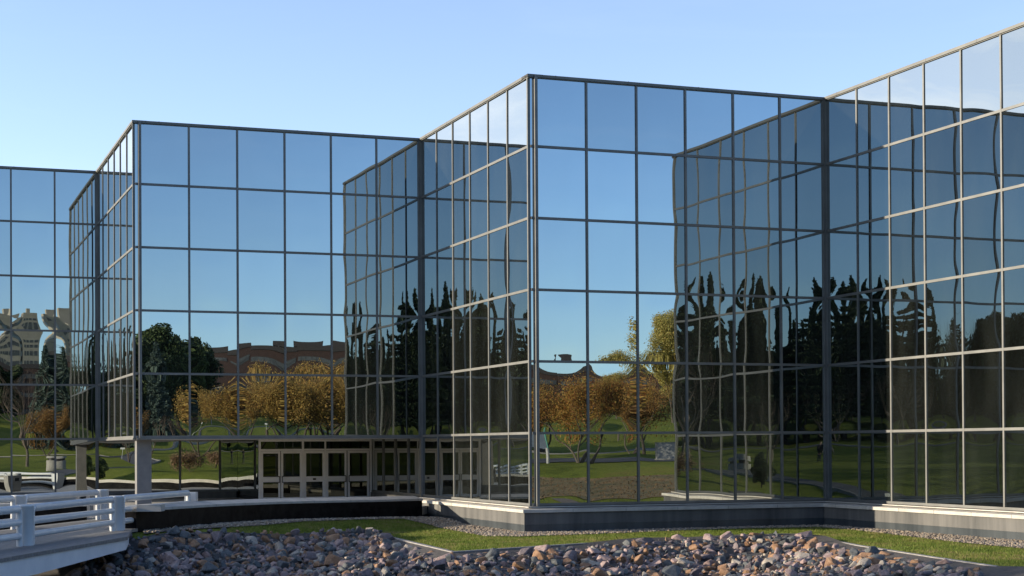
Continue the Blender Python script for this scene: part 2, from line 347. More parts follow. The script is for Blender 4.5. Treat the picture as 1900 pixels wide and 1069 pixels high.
def pane_data(P, d, n, s0, s1, z0, z1, A, tu, tv, seed):
    rr = random.Random(seed); B = rr.uniform(-0.22, 0.22)*A; Cc = rr.uniform(-0.20, 0.20)*A; D = rr.uniform(-0.12, 0.12)*A
    ph, ph2, kv, ku = rr.uniform(0, 6.28), rr.uniform(0, 6.28), rr.uniform(7.5, 11), rr.uniform(5, 8); rp = rr.uniform(0.00016, 0.00034) if z0 < ZS+0.5 else rr.uniform(0.0, 0.00007)
    Vv = []
    for j in range(NV+1):
        v = -1+2*j/NV
        for i in range(NU+1):
            u = -1+2*i/NU
            cu, cv = (1-abs(u)**3.2)**2, (1-v**4)**2
            h = A*cu*cv+B*math.sin(math.pi*v)*cu*0.8+Cc*math.sin(math.pi*u)*cv*0.8+D*math.cos(1.5*math.pi*v)*cu*cv
            h += tu*u+tv*v+rp*(math.sin(kv*v+ph)*(0.6+0.4*math.cos(2*u+ph2))+0.35*math.sin(ku*u+ph2))
            Vv.append(W(P, d, n, s0+(s1-s0)*(u+1)/2, 0.012+h, z0+(z1-z0)*(v+1)/2))
    Ff = [(j*(NU+1)+i, j*(NU+1)+i+1, (j+1)*(NU+1)+i+1, (j+1)*(NU+1)+i) for j in range(NV) for i in range(NU)]
    if (Vector(d).to_3d().cross(Vector(n).to_3d())).z > 0: Ff = [f[::-1] for f in Ff]
    return Vv, Ff
def add_pane(P, d, n, s0, s1, z0, z1, amp=1.0, mat='glass'):
    c = P+d*((s0+s1)/2); area = (s1-s0)*(z1-z0); view = Vector((-c.x, -c.y)).normalized()
    px = area*max(0.02, view.dot(n))/(c.length**2)
    inside = -0.335 < c.x/c.y < 0.33
    row = (z0-ZS)/S
    A = max(0.0006, rng.gauss(0.0027, 0.0010))*amp*(1.15 if 0.5 < row < 2.6 else (0.6 if row < 0.5 else 0.8))
    if rng.random() < 0.06: A = -A*0.6
    PW.append((px if inside else 0, (P, d, n, s0, s1, z0, z1, A, rng.gauss(0, 0.0009), rng.gauss(0, 0.0010), len(PW)), mat))
MW, MH = 0.040, 0.046                              # half width of vertical and horizontal members
def facade(name, P, d, n, L, w, e, rows_from, rows_to, e_side='left', dusty_ground=False, npan=6, start=0.0):
    """rows_from/rows_to index the horizontal lines 0..6 (0 coping line, 5 soffit line, 6 sill line)"""
    zl = ZR+[ZS]
    cols_ = [start]+[start+e+w*i for i in range(1, npan+1)]
    cols_[-1] = L if start == 0.0 else cols_[-1]
    fr = MB()
    for k in range(rows_from, rows_to):
        for i in range(len(cols_)-1):
            zt = zl[k]-(0.0 if k else 0.05); zb = zl[k+1]
            add_pane(P, d, n, cols_[i]+0.02, cols_[i+1]-0.02, zb+0.02, zt-0.02, mat='glass_dusty' if (dusty_ground and k == 5) else 'glass')
    for i, c in enumerate(cols_):
        if i in (0, len(cols_)-1): continue
        wbox(fr, P, d, n, c-MW, c+MW, -0.05, 0.062 if n is NF else 0.045, zl[rows_to]+MH+0.001, zl[rows_from]-0.06)
    for k in range(rows_from, rows_to+1):
        z = zl[k]
        if k == 0: continue
        wbox(fr, P, d, n, cols_[0]+0.03, cols_[-1]-0.03, -0.05, 0.059 if n is NF else 0.042, z-MH, z+MH)
    return fr, cols_
FACES = []
for nm, P, d, n, L, w, e, r0, r1 in (
    ('A', C1, -DF, NF, LF, WF, 0.0, 0, 6),
    ('F1', C1, DS, NS, LS, WS, 0.11, 0, 5),
    ('F2', C2, DF, NF, LF, WF, 0.21, 0, 5),
    ('F3', C3, DS, NS, LS, WS, 0.11, 0, 6),
    ('F4', C4, DF, NF, LF, WF, 0.21, 0, 6),
    ('F5', C5, DS, NS, LS, WS, 0.11, 0, 6),
    ('F6', C6, DF, NF, LF, WF, 0.21, 0, 6)):
    npn = 6
    fr, cols_ = facade(nm, P, d, n, L, w, e, r0, r1, npan=npn)
    FACES.append((nm, P, d, n, cols_[-1], fr, r1))
zl = ZR+[ZS]
for nm, P, d, n, L, fr, r1 in FACES:
    # inner corner post and outer corner details
    zb = zl[r1]-MH
    if nm in ('F1', 'F3', 'F5'):                  # starts at an inner corner, ends at an outer one
        wbox(fr, P, d, n, 0.002, 0.13, -0.05, 0.10, zb, ZR[0]-0.03)
        wbox(fr, P, d, n, L-0.10, L-0.002, -0.05, 0.075, zb, ZR[0]-0.03)
    elif nm == 'A':
        wbox(fr, P, d, n, 0.002, 0.13, -0.05, 0.10, zb, ZR[0]-0.03)
    else:                                          # starts at an outer corner with its reveal
        wbox(fr, P, d, n, 0.0, 0.15, -0.08, 0.0, zb, ZR[0]-0.03)
        wbox(fr, P, d, n, 0.152, 0.262, -0.08, 0.16, zb, ZR[0]-0.03)
        if nm != 'F6': wbox(fr, P, d, n, L-0.15, L-0.002, -0.05, 0.10, zb, ZR[0]-0.03)
    if nm in ('F1', 'F2'): wbox(fr, P, d, n, 0.06, L-0.06, -0.08, 0.09, ZR[5]-0.11, ZR[5]-MH-0.002)
    fr.build('curtain_wall_frame', M['frame'], bld)
    cp = MB(); e0 = 0.10 if nm in ('F2', 'F4', 'F6') else -0.0
    e1 = 0.0975 if nm in ('F1', 'F3', 'F5') else 0.0
    wbox(cp, P, d, n, -e0, L+e1, -0.5, 0.10, ZTOP-0.105, ZTOP-(0.0 if nm in ('F1', 'F3', 'F5') else 0.004))
    wbox(cp, P, d, n, -e0*0.8, L+e1*0.8, -0.4, 0.06, ZTOP-0.135, ZTOP-0.107)
    k = 0
    s_ = 1.0
    while s_ < L-0.4:
        wbox(cp, P, d, n, s_-0.02, s_+0.02, 0.05, 0.104, ZTOP-0.104, ZTOP+0.003); s_ += 2.9
    cp.build('roof_coping', M['coping'], bld)
# recessed ground floor under the second block
REC = 8.1
PD = C3-DS*REC                                    # right end of the door wall
tA = (PD-C1).dot(DF); 
DL = 5.53                                          # length of the door wall
PV = PD-DF*DL                                      # its left end
PVA = C1+DF*((PV-C1).dot(DF))                      # where the return meets the back wall
fr = MB()
gcols = [0.0, 1.95, 3.93, 5.90, (PVA-C1).dot(DF)]
for i in range(4):
    add_pane(C1, DF, NF, gcols[i]+0.02, gcols[i+1]-0.02, ZS+0.03, ZR[5]-0.08, amp=0.7)
    if i: wbox(fr, C1, DF, NF, gcols[i]-0.05, gcols[i]+0.05, -0.05, 0.075, ZS+0.05, ZR[5]-0.112)
wbox(fr, C1, DF, NF, 0.14, gcols[4]-0.01, -0.05, 0.06, ZS-0.05, ZS+0.05)
fr.build('recess_frame', M['frame'], bld); fr = MB()
LR = (PVA-PV).length
nr = 1
for i in range(nr): add_pane(PV, -DS, NS, LR*i/nr+0.04, LR*(i+1)/nr-0.04, ZS-0.2, ZR[5]-0.1, amp=0.7)
for i in range(1, nr): wbox(fr, PV, -DS, NS, LR*i/nr-0.045, LR*i/nr+0.045, -0.05, 0.07, 0.05, ZR[5]-0.112)
fr.build('return_frame', M['frame'], bld); fr = MB()
for i in range(4):
    add_pane(PD, DS, NS, REC*i/4+0.04, REC*(i+1)/4-0.04, ZS+0.03, ZR[5]-0.09, amp=0.8)
    if i: wbox(fr, PD, DS, NS, REC*i/4-0.045, REC*i/4+0.045, -0.05, 0.07, ZS+0.05, ZR[5]-0.112)
wbox(fr, PD, DS, NS, 0.07, REC-0.01, -0.05, 0.06, ZS-0.05, ZS+0.05)
wbox(fr, PD, DS, NS, REC-0.16, REC-0.01, -0.05, 0.10, ZS+0.05, ZR[5]-0.112)
fr.build('recess_frame', M['frame'], bld)
# soffit
sf = MB(); poly = [C1+NF*0.0-DF*0.3, C2+DF*0.05-DS*0.1, C3-DS*0.05, C3-DS*LS]
poly = [(p.x-OFF.x, p.y-OFF.y) for p in (C1+DF*0.05, C2+DF*0.09-DS*0.09, C3-DS*0.09-DF*0.0, C1+DF*LF)]
sf.prism(poly, ZR[5]-0.10, ZR[5]-0.067); sf.build('soffit', M['soffit'], bld)
# columns
for q in (C2+DF*0.16-DS*0.72,):
    cb = MB(); wbox(cb, q, DF, NF, 0, 0.60, -0.60, 0.0, 0.0, ZR[5]-0.102); cb.build('column', M['column'], bld)
# opaque body behind the glass, roof
bd = MB(); ins = 0.30
def off2(C, a_, b_): return C+NF*a_+NS*b_
ring = [C0-NF*ins, off2(C1, -ins, -ins), off2(C2, -ins, -ins), off2(C3, -ins, -ins), off2(C4, -ins, -ins), off2(C5, -ins, -ins), off2(C6, -ins, -ins), C7-NF*ins, C7-NF*30, C0-NF*30]
bd.prism([(p.x-OFF.x, p.y-OFF.y) for p in ring], ZR[5]-0.06, ZTOP-0.4)
low = [C0-NF*ins, C1+DF*((PVA-C1).dot(DF))-NF*ins-DF*(-0.1), PV-NF*ins+DF*0.1, PD-NF*ins+DF*0.3, off2(C3, -ins, -ins), off2(C4, -ins, -ins), off2(C5, -ins, -ins), off2(C6, -ins, -ins), C7-NF*ins, C7-NF*29.9, C0-NF*29.9]
bd.prism([(p.x-OFF.x, p.y-OFF.y) for p in low], -0.9, ZR[5]-0.064); bd.build('building_body', M['core'], bld)
# glass panes: the hundred largest are parts, the remainder one part
PW.sort(key=lambda p: -p[0])
GM = {}
restV, restF = [], []
for k, (px, a_, mat) in enumerate(PW):
    Vv, Ff = pane_data(*a_)
    # dust gathers on the lower glass of the sunlit returns
    if mat == 'glass' and a_[5] < ZS+0.4 and a_[1] == DS: mat = 'glass_dusty'
    if k < 100:
        link('window_pane', np_mesh('window_pane', Vv, Ff, M[mat], True), bld)
    else:
        n0 = len(restV); restV += Vv; restF += [tuple(i+n0 for i in f) for f in Ff]
tag(link('small_window_panes', np_mesh('small_window_panes', restV, restF, M['glass'], True), bld), kind='stuff')
# plinth: pale sill slab with sloped top, flamed granite band, dark base band
def corner_off(C, kind, o):                       # offset point at an inner or outer corner
    return C+(NF+NS)*o
def wall_run(name, pts_fn, z0, z1, o_out, o_in, mat, slope=0.0):
    chain = [C3, C4, C5, C6, C7]
    outer = [corner_off(C, 0, o_out) for C in chain[:-1]]+[C7+NF*o_out]
    inner = [corner_off(C, 0, o_in) for C in chain[:-1]]+[C7+NF*o_in]
    mb = MB()
    for i in range(4):
        a, b_, c, d_ = outer[i], outer[i+1], inner[i+1], inner[i]
        ps = [a, b_, c, d_]
        vs = [(p.x-OFF.x, p.y-OFF.y, z0) for p in ps]+[(p.x-OFF.x, p.y-OFF.y, z1-(slope if k < 2 else 0)) for k, p in enumerate(ps)]
        mb.add(vs, [(0, 3, 2, 1), (4, 5, 6, 7), (0, 1, 5, 4), (1, 2, 6, 5), (2, 3, 7, 6), (3, 0, 4, 7)])
    return mb.build(name, mat, bld)
wall_run('sill_upstand', None, ZS-0.10, ZS-0.066, 0.20, -0.2, M['stone'])
wall_run('stone_sill', None, ZS-0.27, ZS-0.102, 0.53, -0.2, M['stone'], 0.055)
wall_run('granite_band', None, -0.32, ZS-0.272, 0.46, -0.2, M['granite'])
wall_run('granite_base', None, -1.0, -0.322, 0.452, -0.2, M['granite_dark'])
sl = MB(); wbox(sl, C1, -DF, NF, -0.1, LF, -0.25, 0.30, -0.4, ZS-0.066); sl.build('stone_sill', M['stone'], bld)
sl = MB(); wbox(sl, C1, DF, NF, 0.12, gcols[4]-0.1, -0.25, 0.12, -0.4, ZS-0.052); sl.build('stone_sill', M['granite'], bld)
sl = MB(); wbox(sl, PD, DS, NS, 0.1, REC-0.46, -0.25, 0.12, -0.4, ZS-0.052); sl.build('stone_sill', M['granite'], bld)
# joints in the sill
for P, d, n, L in ((C3, DS, NS, LS), (C4, DF, NF, LF), (C5, DS, NS, LS)):
    s_ = 1.4
    while s_ < L-0.8:
        jt = MB(); wbox(jt, P, d, n, s_-0.006, s_+0.006, 0.50, 0.534, ZS-0.268, ZS-0.153); s_ += 2.1
        jt.build('sill_joint', M['granite'], bld)
# entrance doors
def D(s): return PD, DF, NF
def dbox(mb, s0, s1, z0, z1, o0, o1, mi=0): wbox(mb, PD, DF, NF, s0, s1, o0, o1, z0, z1, mi)
ef_ = MB()
for s0, s1 in ((-5.53, -5.435), (-3.455, -3.362), (-2.355, -2.285), (-0.125, -0.03)): dbox(ef_, s0, s1, 0.0, ZR[5]-0.102, -0.06, 0.06)
for s0, s1 in ((-5.434, -3.456), (-3.361, -2.356), (-2.284, -0.126)): dbox(ef_, s0, s1, 2.335, 2.425, -0.055, 0.055)
for s0, s1 in ((-5.434, -3.456), (-3.361, -2.356), (-2.284, -0.126)): dbox(ef_, s0, s1, ZR[5]-0.19, ZR[5]-0.103, -0.055, 0.055)
ef_.build('entrance_frame', M['door_frame'], bld)
tg = MB()
for s0, s1 in ((-5.434, -3.456), (-3.361, -2.356), (-2.284, -0.126)): dbox(tg, s0+0.004, s1-0.004, 2.427, ZR[5]-0.192, -0.02, 0.0)
tg.build('transom_glass', M['door_glass'], bld)
def door(s0, s1, hinge_left, fixed=False):
    mb = MB(); st = 0.10
    dbox(mb, s0, s0+st, 0.01, 2.325, -0.03, 0.03); dbox(mb, s1-st, s1, 0.01, 2.325, -0.03, 0.03)
    dbox(mb, s0+st+0.001, s1-st-0.001, 2.215, 2.325, -0.03, 0.028); dbox(mb, s0+st+0.001, s1-st-0.001, 0.86, 1.115, -0.03, 0.028); dbox(mb, s0+st+0.001, s1-st-0.001, 0.01, 0.14, -0.03, 0.028)
    fr_ = mb.build('side_panel' if fixed else 'entrance_door', M['door_frame'], bld)
    g = MB(); dbox(g, s0+st, s1-st, 1.116, 2.214, -0.008, 0.008); dbox(g, s0+st, s1-st, 0.141, 0.859, -0.008, 0.008); g.build('door_glass', M['door_glass'], fr_)
    h = MB()
    if fixed:
        c = (s0+s1)/2; dbox(h, c-0.07, c+0.07, 0.94, 1.03, 0.029, 0.05); h.build('card_reader', M['black'], fr_)
    else:
        x = s1-0.05 if hinge_left else s0+0.05
        sg = -1 if hinge_left else 1
        for z in (0.84, 1.13): dbox(h, min(x, x+sg*0.75), max(x, x+sg*0.75), z-0.018, z+0.018, 0.045, 0.075)
        dbox(h, x-0.015, x+0.015, 0.84, 1.13, 0.06, 0.085); h.build('door_handle', M['black'], fr_)
door(-5.427, -4.50, True); door(-4.461, -3.461, False); door(-3.357, -2.36, True, True); door(-2.281, -1.274, True); door(-1.221, -0.162, False)
# ------------------------------------------------------------------ plaza in front of the doors
def smooth_line(P, k=6):
    P = [Vector(p) for p in P]; Q = []
    for i in range(len(P)-1):
        a = P[max(i-1, 0)]; b_ = P[i]; c = P[i+1]; d = P[min(i+2, len(P)-1)]
        for q in range(k):
            u = q/k; Q.append(0.5*((2*b_)+(c-a)*u+(2*a-5*b_+4*c-d)*u*u+(3*b_-a-3*c+d)*u**3))
    Q.append(P[-1]); return Q
def off_line(L, o):
    out = []
    for i, p in enumerate(L):
        t_ = (L[min(i+1, len(L)-1)]-L[max(i-1, 0)]).normalized(); out.append(p+Vector((-t_.y, t_.x))*o)
    return out
WALLP = [(-11.62, 51.0, 0.61, -0.11), (-11.2, 52.4, 0.61, -0.10), (-10.74, 54.2, 0.59, -0.10), (-10.0, 56.9, 0.56, -0.13), (-8.86, 60.0, 0.51, -0.18), (-7.24, 63.0, 0.45, -0.27), (-5.39, 65.6, 0.39, -0.34), (-3.67, 67.6, 0.36, -0.40)]
WALLC = [p[:2] for p in WALLP]
WL = smooth_line(WALLC, 6)
def off_line(L, o):
    out = []
    for i, p in enumerate(L):
        t_ = (L[min(i+1, len(L)-1)]-L[max(i-1, 0)]).normalized(); out.append(p+Vector((-t_.y, t_.x))*o)
    return out
WZ = []
for i_ in range(len(WALLP)-1):
    for q_ in range(6): WZ.append(WALLP[i_][2]+(WALLP[i_+1][2]-WALLP[i_][2])*q_/6)
WZ.append(WALLP[-1][2])
mb = MB(); inn = off_line(WL, 0.35)
pl = [(p.x, p.y) for p in inn]+[(-3.3, 71.4), (PD.x, PD.y+0.3), (PV.x, PV.y+0.3), (PVA.x, PVA.y), (C1.x-22, C1.y-8), (-42, 66), (-34, 55.8), (-24.0, 56.3), (-15.2, 59.4), (-14.3, 57.9), (-11.9, 57.2), (-11.2, 54.5)]
mb.prism(pl, -0.35, 0.0); tag(mb.build('plaza', M['paving']), kind='structure')
# curved garden wall of polished granite with a pale coping
gw = empty('garden_wall', (WL[0].x, WL[0].y, 0)); tag(gw, 'low curved wall of polished black granite with a pale stone coping below the entrance doors', 'wall')
def line_prism(L0, L1, z0, z1, mb=None, zslope=0.0, loc=(0, 0)):
    mb = mb or MB()
    for i in range(len(L0)-1):
        ps = [L0[i], L0[i+1], L1[i+1], L1[i]]
        vs = [(p.x-loc[0], p.y-loc[1], z0) for p in ps]+[(p.x-loc[0], p.y-loc[1], z1-(zslope if k < 2 else 0)) for k, p in enumerate(ps)]
        fs = [(4, 5, 6, 7), (0, 3, 2, 1), (0, 1, 5, 4), (2, 3, 7, 6)]
        if i == 0: fs.append((3, 0, 4, 7))
        if i == len(L0)-2: fs.append((1, 2, 6, 5))
        mb.add(vs, fs)
    return mb
lc = (WL[0].x, WL[0].y)
def wall_strip(o0, o1, zb0, dz0, dz1, skip=1):
    A_, B_ = off_line(WL, o0), off_line(WL, o1); m_ = MB(); n_ = len(A_)
    for i in range(n_-1):
        vs = []
        for top in (0, 1):
            for (Ln, k, dz) in ((A_, i, dz0), (A_, i+1, dz0), (B_, i+1, dz1), (B_, i, dz1)):
                p = Ln[k]; vs.append((p.x-lc[0], p.y-lc[1], (WZ[k]+dz) if top else (WZ[k]+zb0 if zb0 > -0.9 else zb0)))
        fs = [(4, 5, 6, 7), (0, 3, 2, 1), (0, 1, 5, 4), (2, 3, 7, 6)]
        if i == 0: fs.append((3, 0, 4, 7))
        if i == n_-2: fs.append((1, 2, 6, 5))
        m_.add(vs, fs)
    return m_
wall_strip(0.05, 0.45, -1.3, -0.081, -0.081).build('wall_body', M['granite_black'], gw)
wall_strip(0.0, 0.55, -0.08, 0.0, 0.11).build('wall_coping', M['stone'], gw)
mb = MB(); p = WL[0]; mb.box((0.0, -0.12, WZ[0]-0.07), (0.75, 0.45, WZ[0]+0.14)); mb.build('end_block', M['stone'], gw)
j = MB(); A_, B_ = off_line(WL, -0.003), off_line(WL, 0.553)
for i in range(5, len(WL)-1, 4):
    t_ = (WL[i+1]-WL[i]).normalized()*0.010
    vs = [((q_+o_).x-lc[0], (q_+o_).y-lc[1], z) for q_, z in ((A_[i], WZ[i]-0.075), (A_[i], WZ[i]+0.003), (B_[i], WZ[i]+0.113)) for o_ in (-t_, t_)]
    j.add(vs, [(0, 1, 3, 2), (2, 3, 5, 4)])
j.build('coping_joint', M['kerb_white'], gw)
# its counterpart beyond the bridge
g2 = empty('garden_wall', (-15.3, 59.4, 0)); tag(g2, 'black granite retaining wall with pale coping seen through the railings behind the footbridge', 'wall')
W2 = [Vector(p) for p in ((-34, 55.6), (-24, 56.1), (-19, 57.6), (-15.3, 59.2))]
line_prism(off_line(W2, 0.05), off_line(W2, 0.5), -2.6, 0.42, loc=(-15.3, 59.4)).build('wall_body', M['granite_black'], g2)
line_prism(off_line(W2, 0.0), off_line(W2, 0.6), 0.422, 0.56, loc=(-15.3, 59.4)).build('wall_coping', M['stone'], g2)
# ------------------------------------------------------------------ footbridge
br = empty('footbridge', (-12.0, 46, 0)); tag(br, 'footbridge with white tubular railings and round white posts crossing to the entrance plaza', 'bridge')
BL = (-12.0, 46)
near = [Vector(p) for p in ((-14.6, 19.9), (-13.9, 27.4), (-13.2, 34.9), (-12.55, 42.4), (-12.0, 49.9), (-10.98, 56.5))]
far = [Vector(p) for p in ((-18.6, 24.9), (-17.6, 31.5), (-16.9, 38.0), (-16.2, 44.6), (-15.4, 51.3), (-14.4, 57.8))]
edge = [Vector(p) for p in ((-13.9, 15.5), (-13.2, 24.0), (-12.0, 33.0), (-11.45, 39.8), (-10.85, 46.4), (-11.7, 50.6), (-11.35, 53.5), (-10.75, 56.0), (-10.2, 58.0))]
fedge = [Vector(p) for p in ((-19.8, 15.5), (-18.9, 24.0), (-17.9, 31.0), (-17.0, 38.0), (-16.3, 44.5), (-15.9, 49.0), (-15.5, 52.5), (-15.1, 55.5), (-14.7, 58.3))]
mb = MB(); line_prism(edge, fedge, -0.085, 0.010, mb=mb, loc=BL); mb.build('bridge_deck', M['deck'], br)
mb = MB(); zb_ = [-0.56, -0.56, -0.55, -0.53, -0.36, -0.33, -0.33]; ed = []
for p, q, z0_, z1_ in ((edge[i].lerp(edge[i+1], k/4), edge[i].lerp(edge[i+1], (k+1)/4), zb_[i]+(zb_[i+1]-zb_[i])*k/4, zb_[i]+(zb_[i+1]-zb_[i])*(k+1)/4) for i in range(5) for k in range(4)):
    vs = [(r_.x+o_-BL[0], r_.y-BL[1], z_) for (r_, zz) in ((p, z0_), (q, z1_)) for o_ in (-0.05, -0.35) for z_ in (zz, -0.086)]
    mb.add(vs, [(0, 1, 5, 4), (2, 6, 7, 3), (0, 4, 6, 2), (1, 3, 7, 5), (0, 2, 3, 1), (4, 5, 7, 6)])
mb.build('edge_beam', M['beam'], br)
mb = MB(); line_prism([p+Vector((0.35, 0)) for p in fedge], [p+Vector((0.06, 0)) for p in fedge], -0.54, -0.086, mb=mb, loc=BL); mb.build('edge_beam', M['beam'], br)
mb = MB(); nr = 32; H = 1.06
ring = lambda r, z: [(r*math.cos(2*math.pi*i/nr), r*math.sin(2*math.pi*i/nr), z) for i in range(nr)]
prof = [(0.215, 0.006), (0.215, H-0.06), (0.222, H-0.055), (0.222, H-0.012), (0.21, H), ]
vs = [p for r_, z in prof for p in ring(r_, z)]
mb.add(vs, [(k*nr+i, k*nr+(i+1) % nr, (k+1)*nr+(i+1) % nr, (k+1)*nr+i) for k in range(len(prof)-1) for i in range(nr)], 0, True)
mb.add(ring(0.21, H), [tuple(range(nr))], 0)
post_me = mb.mesh('railing_post', M['white'])
def rail_panel(a, b_):
    d = (b_-a); L = d.length; d.normalize(); mb = MB()
    def P(s, z): q = a+d*s; return (q.x-BL[0], q.y-BL[1], z)
    s0, s1 = 0.40, L-0.40
    rt = 0.096
    mb.tube([P(s0, 0.01), P(s0, 0.84), P(s0+0.03, 0.93), P(s0+0.14, 0.965)], [rt]*4, 14)
    mb.tube([P(s1, 0.01), P(s1, 0.84), P(s1-0.03, 0.93), P(s1-0.14, 0.965)], [rt*0.8]*4, 14)
    mb.tube([P(s0+0.12, 0.965), P(s1-0.12, 0.965)], rt*1.06, 16)
    for z in (0.27, 0.62):
        mb.tube([P(s0+0.02, z), P(s1-0.02, z)], rt*0.9, 14)
    for z in (0.27, 0.63):
        pass
    return mb.build('rail_panel', M['white'], br)
for L_ in (near, far):
    for p in L_[:-1] if L_ is near else L_:
        o = link('railing_post', post_me, br, (p.x-BL[0], p.y-BL[1], 0))
    for i in range(len(L_)-1):
        e_ = L_[i+1]
        rail_panel(L_[i], e_)
# squared end newel on the plaza
mb = MB(); p = near[-1]; mb.box((p.x-BL[0]-0.22, p.y-BL[1]-0.30, 0.0), (p.x-BL[0]+0.16, p.y-BL[1]+0.1, 0.985)); mb.build('end_post', M['white'], br)
# bench like box beside the plaza end of the bridge (pale slotted bollards)
def slot_bollard(x, y, lab):
    bo = empty('slotted_bollard', (x, y, 0)); tag(bo, lab, 'bollard', 'slotted bollards at the bridge end')
    mb = MB(); w, h = 0.26, 0.95
    mb.box((-w, -w, 0), (w, w, h*0.62)); mb.box((-w, -w, h*0.62+0.001), (-w*0.45, w, h*0.84)); mb.box((w*0.45, -w, h*0.62+0.001), (w, w, h*0.84)); mb.box((-w, -w, h*0.84+0.001), (w, w, h)); mb.build('bollard_body', M['kerb_white'], bo)
    mb = MB(); mb.box((-w*0.44, -w*0.3, h*0.621), (w*0.44, w*0.9, h*0.839)); mb.build('lamp_recess', M['black'], bo); return bo
slot_bollard(-15.75, 60.6, 'square pale bollard with a dark slot behind the far railing of the footbridge')
# ------------------------------------------------------------------ lawn bed, gravel, edging
GRV_IN = [(-11.5, 51.3), (-10.6, 54.3), (-9.85, 57.0), (-8.7, 60.2), (-7.1, 63.2), (-5.2, 65.8), (-3.5, 67.8), (-2.8, 68.2), (0.45, 58.95), (12.1, 63.3), (16.4, 51.4), (19, 46)]
GRV_OUT = [(17.5, 42.0), (15.2, 47.8), (13.9, 51.9), (12.75, 57.5), (12.1, 60.2), (11.4, 61.5), (9.2, 61.0), (6.9, 60.2), (2.8, 57.6), (0.2, 56.3), (-0.9, 56.5), (-1.9, 59.8), (-3.1, 63.8), (-4.3, 64.9), (-6.0, 62.9), (-7.6, 59.9), (-8.5, 57.0), (-9.4, 54.4), (-11.2, 50.0)]
gpoly = [Vector(p) for p in GRV_IN+GRV_OUT]
M['gravel_bed'] = mat_noise('tan_gravel_bed', (0.07, 0.058, 0.045), (0.22, 0.18, 0.14), 30, 0.9, 0.8, 30)
gp = [(p.x, p.y) for p in gpoly]
o = sheet('gravel_strip', gp, M['gravel_bed'], 0.6, 0.03); tag(o, kind='structure')
# pebbles
rs = np.random.RandomState(5)
def hull_mesh(rg, n, sx, sy, sz):
    bm = bmesh.new()
    for _ in range(n):
        v = Vector((rg.gauss(0, 1), rg.gauss(0, 1), rg.gauss(0, 1))).normalized()*rg.uniform(0.78, 1.0)
        bm.verts.new((v.x*sx, v.y*sy, v.z*sz))
    r_ = bmesh.ops.convex_hull(bm, input=bm.verts)
    bmesh.ops.delete(bm, geom=[g for g in r_['geom_interior'] if isinstance(g, bmesh.types.BMVert)], context='VERTS')
    return bm
bm = bmesh.new(); bmesh.ops.create_icosphere(bm, subdivisions=1, radius=1.0)
bm.verts.ensure_lookup_table(); bv = np.array([v.co[:] for v in bm.verts]); bf = np.array([[v.index for v in f.verts] for f in bm.faces]); bm.free()
PV_, PF_ = [], []; n0 = 0
cnt = 0
while cnt < 7500:
    x = rs.uniform(-13, 19); y = rs.uniform(44, 68.5)
    if not in_poly(x, y, gp): continue
    cnt += 1
    s = rs.uniform(0.022, 0.05); sc = np.array([s*rs.uniform(0.8, 1.4), s*rs.uniform(0.8, 1.4), s*0.75]); an = rs.uniform(0, 6.28)
    v = bv*sc*(1+rs.uniform(-0.12, 0.12, (len(bv), 1))); c_, s_ = math.cos(an), math.sin(an)
    v = np.stack([v[:, 0]*c_-v[:, 1]*s_+x, v[:, 0]*s_+v[:, 1]*c_+y, v[:, 2]+height(x, y)+0.04], 1)
    PV_.append(v); PF_.append(bf+n0); n0 += len(v)
M['pebble'] = mat_leaf('tan_pebbles', [(0.36, 0.29, 0.20), (0.22, 0.18, 0.14), (0.44, 0.37, 0.28), (0.15, 0.13, 0.12), (0.34, 0.25, 0.16)], 0.0, 0.8)
tag(link('gravel', np_mesh('gravel', np.concatenate(PV_), np.concatenate(PF_), M['pebble'])), kind='stuff')
# grass blades on the front lawn
GR = [p for p in GRV_OUT[::-1]][1:]+[(14, 41), (12.28, 39.54), (11.33, 44.45), (10.45, 49.67), (10.1, 53.2), (8.4, 54.6), (5.3, 53.9), (2.19, 51.5), (-1.74, 47.75), (-4.83, 58.0), (-5.8, 57.7), (-7.1, 56.3), (-9.0, 53.3)]
N = 150000; X = rs.uniform(-11, 16, N*2); Y = rs.uniform(40, 67, N*2); P = GR; inside = np.zeros(N*2, bool); j_ = len(P)-1
for i in range(len(P)):
    xi, yi = P[i]; xj, yj = P[j_]
    c_ = ((yi > Y) != (yj > Y)) & (X < (xj-xi)*(Y-yi)/(yj-yi+1e-12)+xi); inside ^= c_; j_ = i
X = X[inside]; Y = Y[inside]; N = len(X)
hz = np.array([height(x, y) for x, y in zip(X, Y)])
clump = np.array([noise.noise(Vector((x*1.3, y*1.3, 7))) for x, y in zip(X, Y)])
hh = rs.uniform(0.035, 0.075, N)*(1+0.5*clump); an = rs.uniform(0, 6.28, N); w = 0.010
bx, by = np.cos(an)*w, np.sin(an)*w; lx, ly = rs.normal(0, 0.02, N), rs.normal(0, 0.02, N)
V = np.empty((N, 3, 3)); V[:, 0] = np.stack([X-bx, Y-by, hz], 1); V[:, 1] = np.stack([X+bx, Y+by, hz], 1); V[:, 2] = np.stack([X+lx, Y+ly, hz+hh], 1)
M['blade'] = mat_leaf('grass_blades', [(0.10, 0.145, 0.024), (0.155, 0.215, 0.036), (0.21, 0.24, 0.052), (0.26, 0.21, 0.09), (0.34, 0.27, 0.13)], 0.35, 0.7)
t = M['blade'].node_tree; geo_ = [n for n in t.nodes if n.type == 'NEW_GEOMETRY'][0]; rp_ = [n for n in t.nodes if n.type == 'VALTORGB'][0]
nz_ = nn(t, 'ShaderNodeTexNoise', Scale=0.9, Detail=5, Roughness=0.65); t.links.new(geo_.outputs['Position'], nz_.inputs['Vector'])
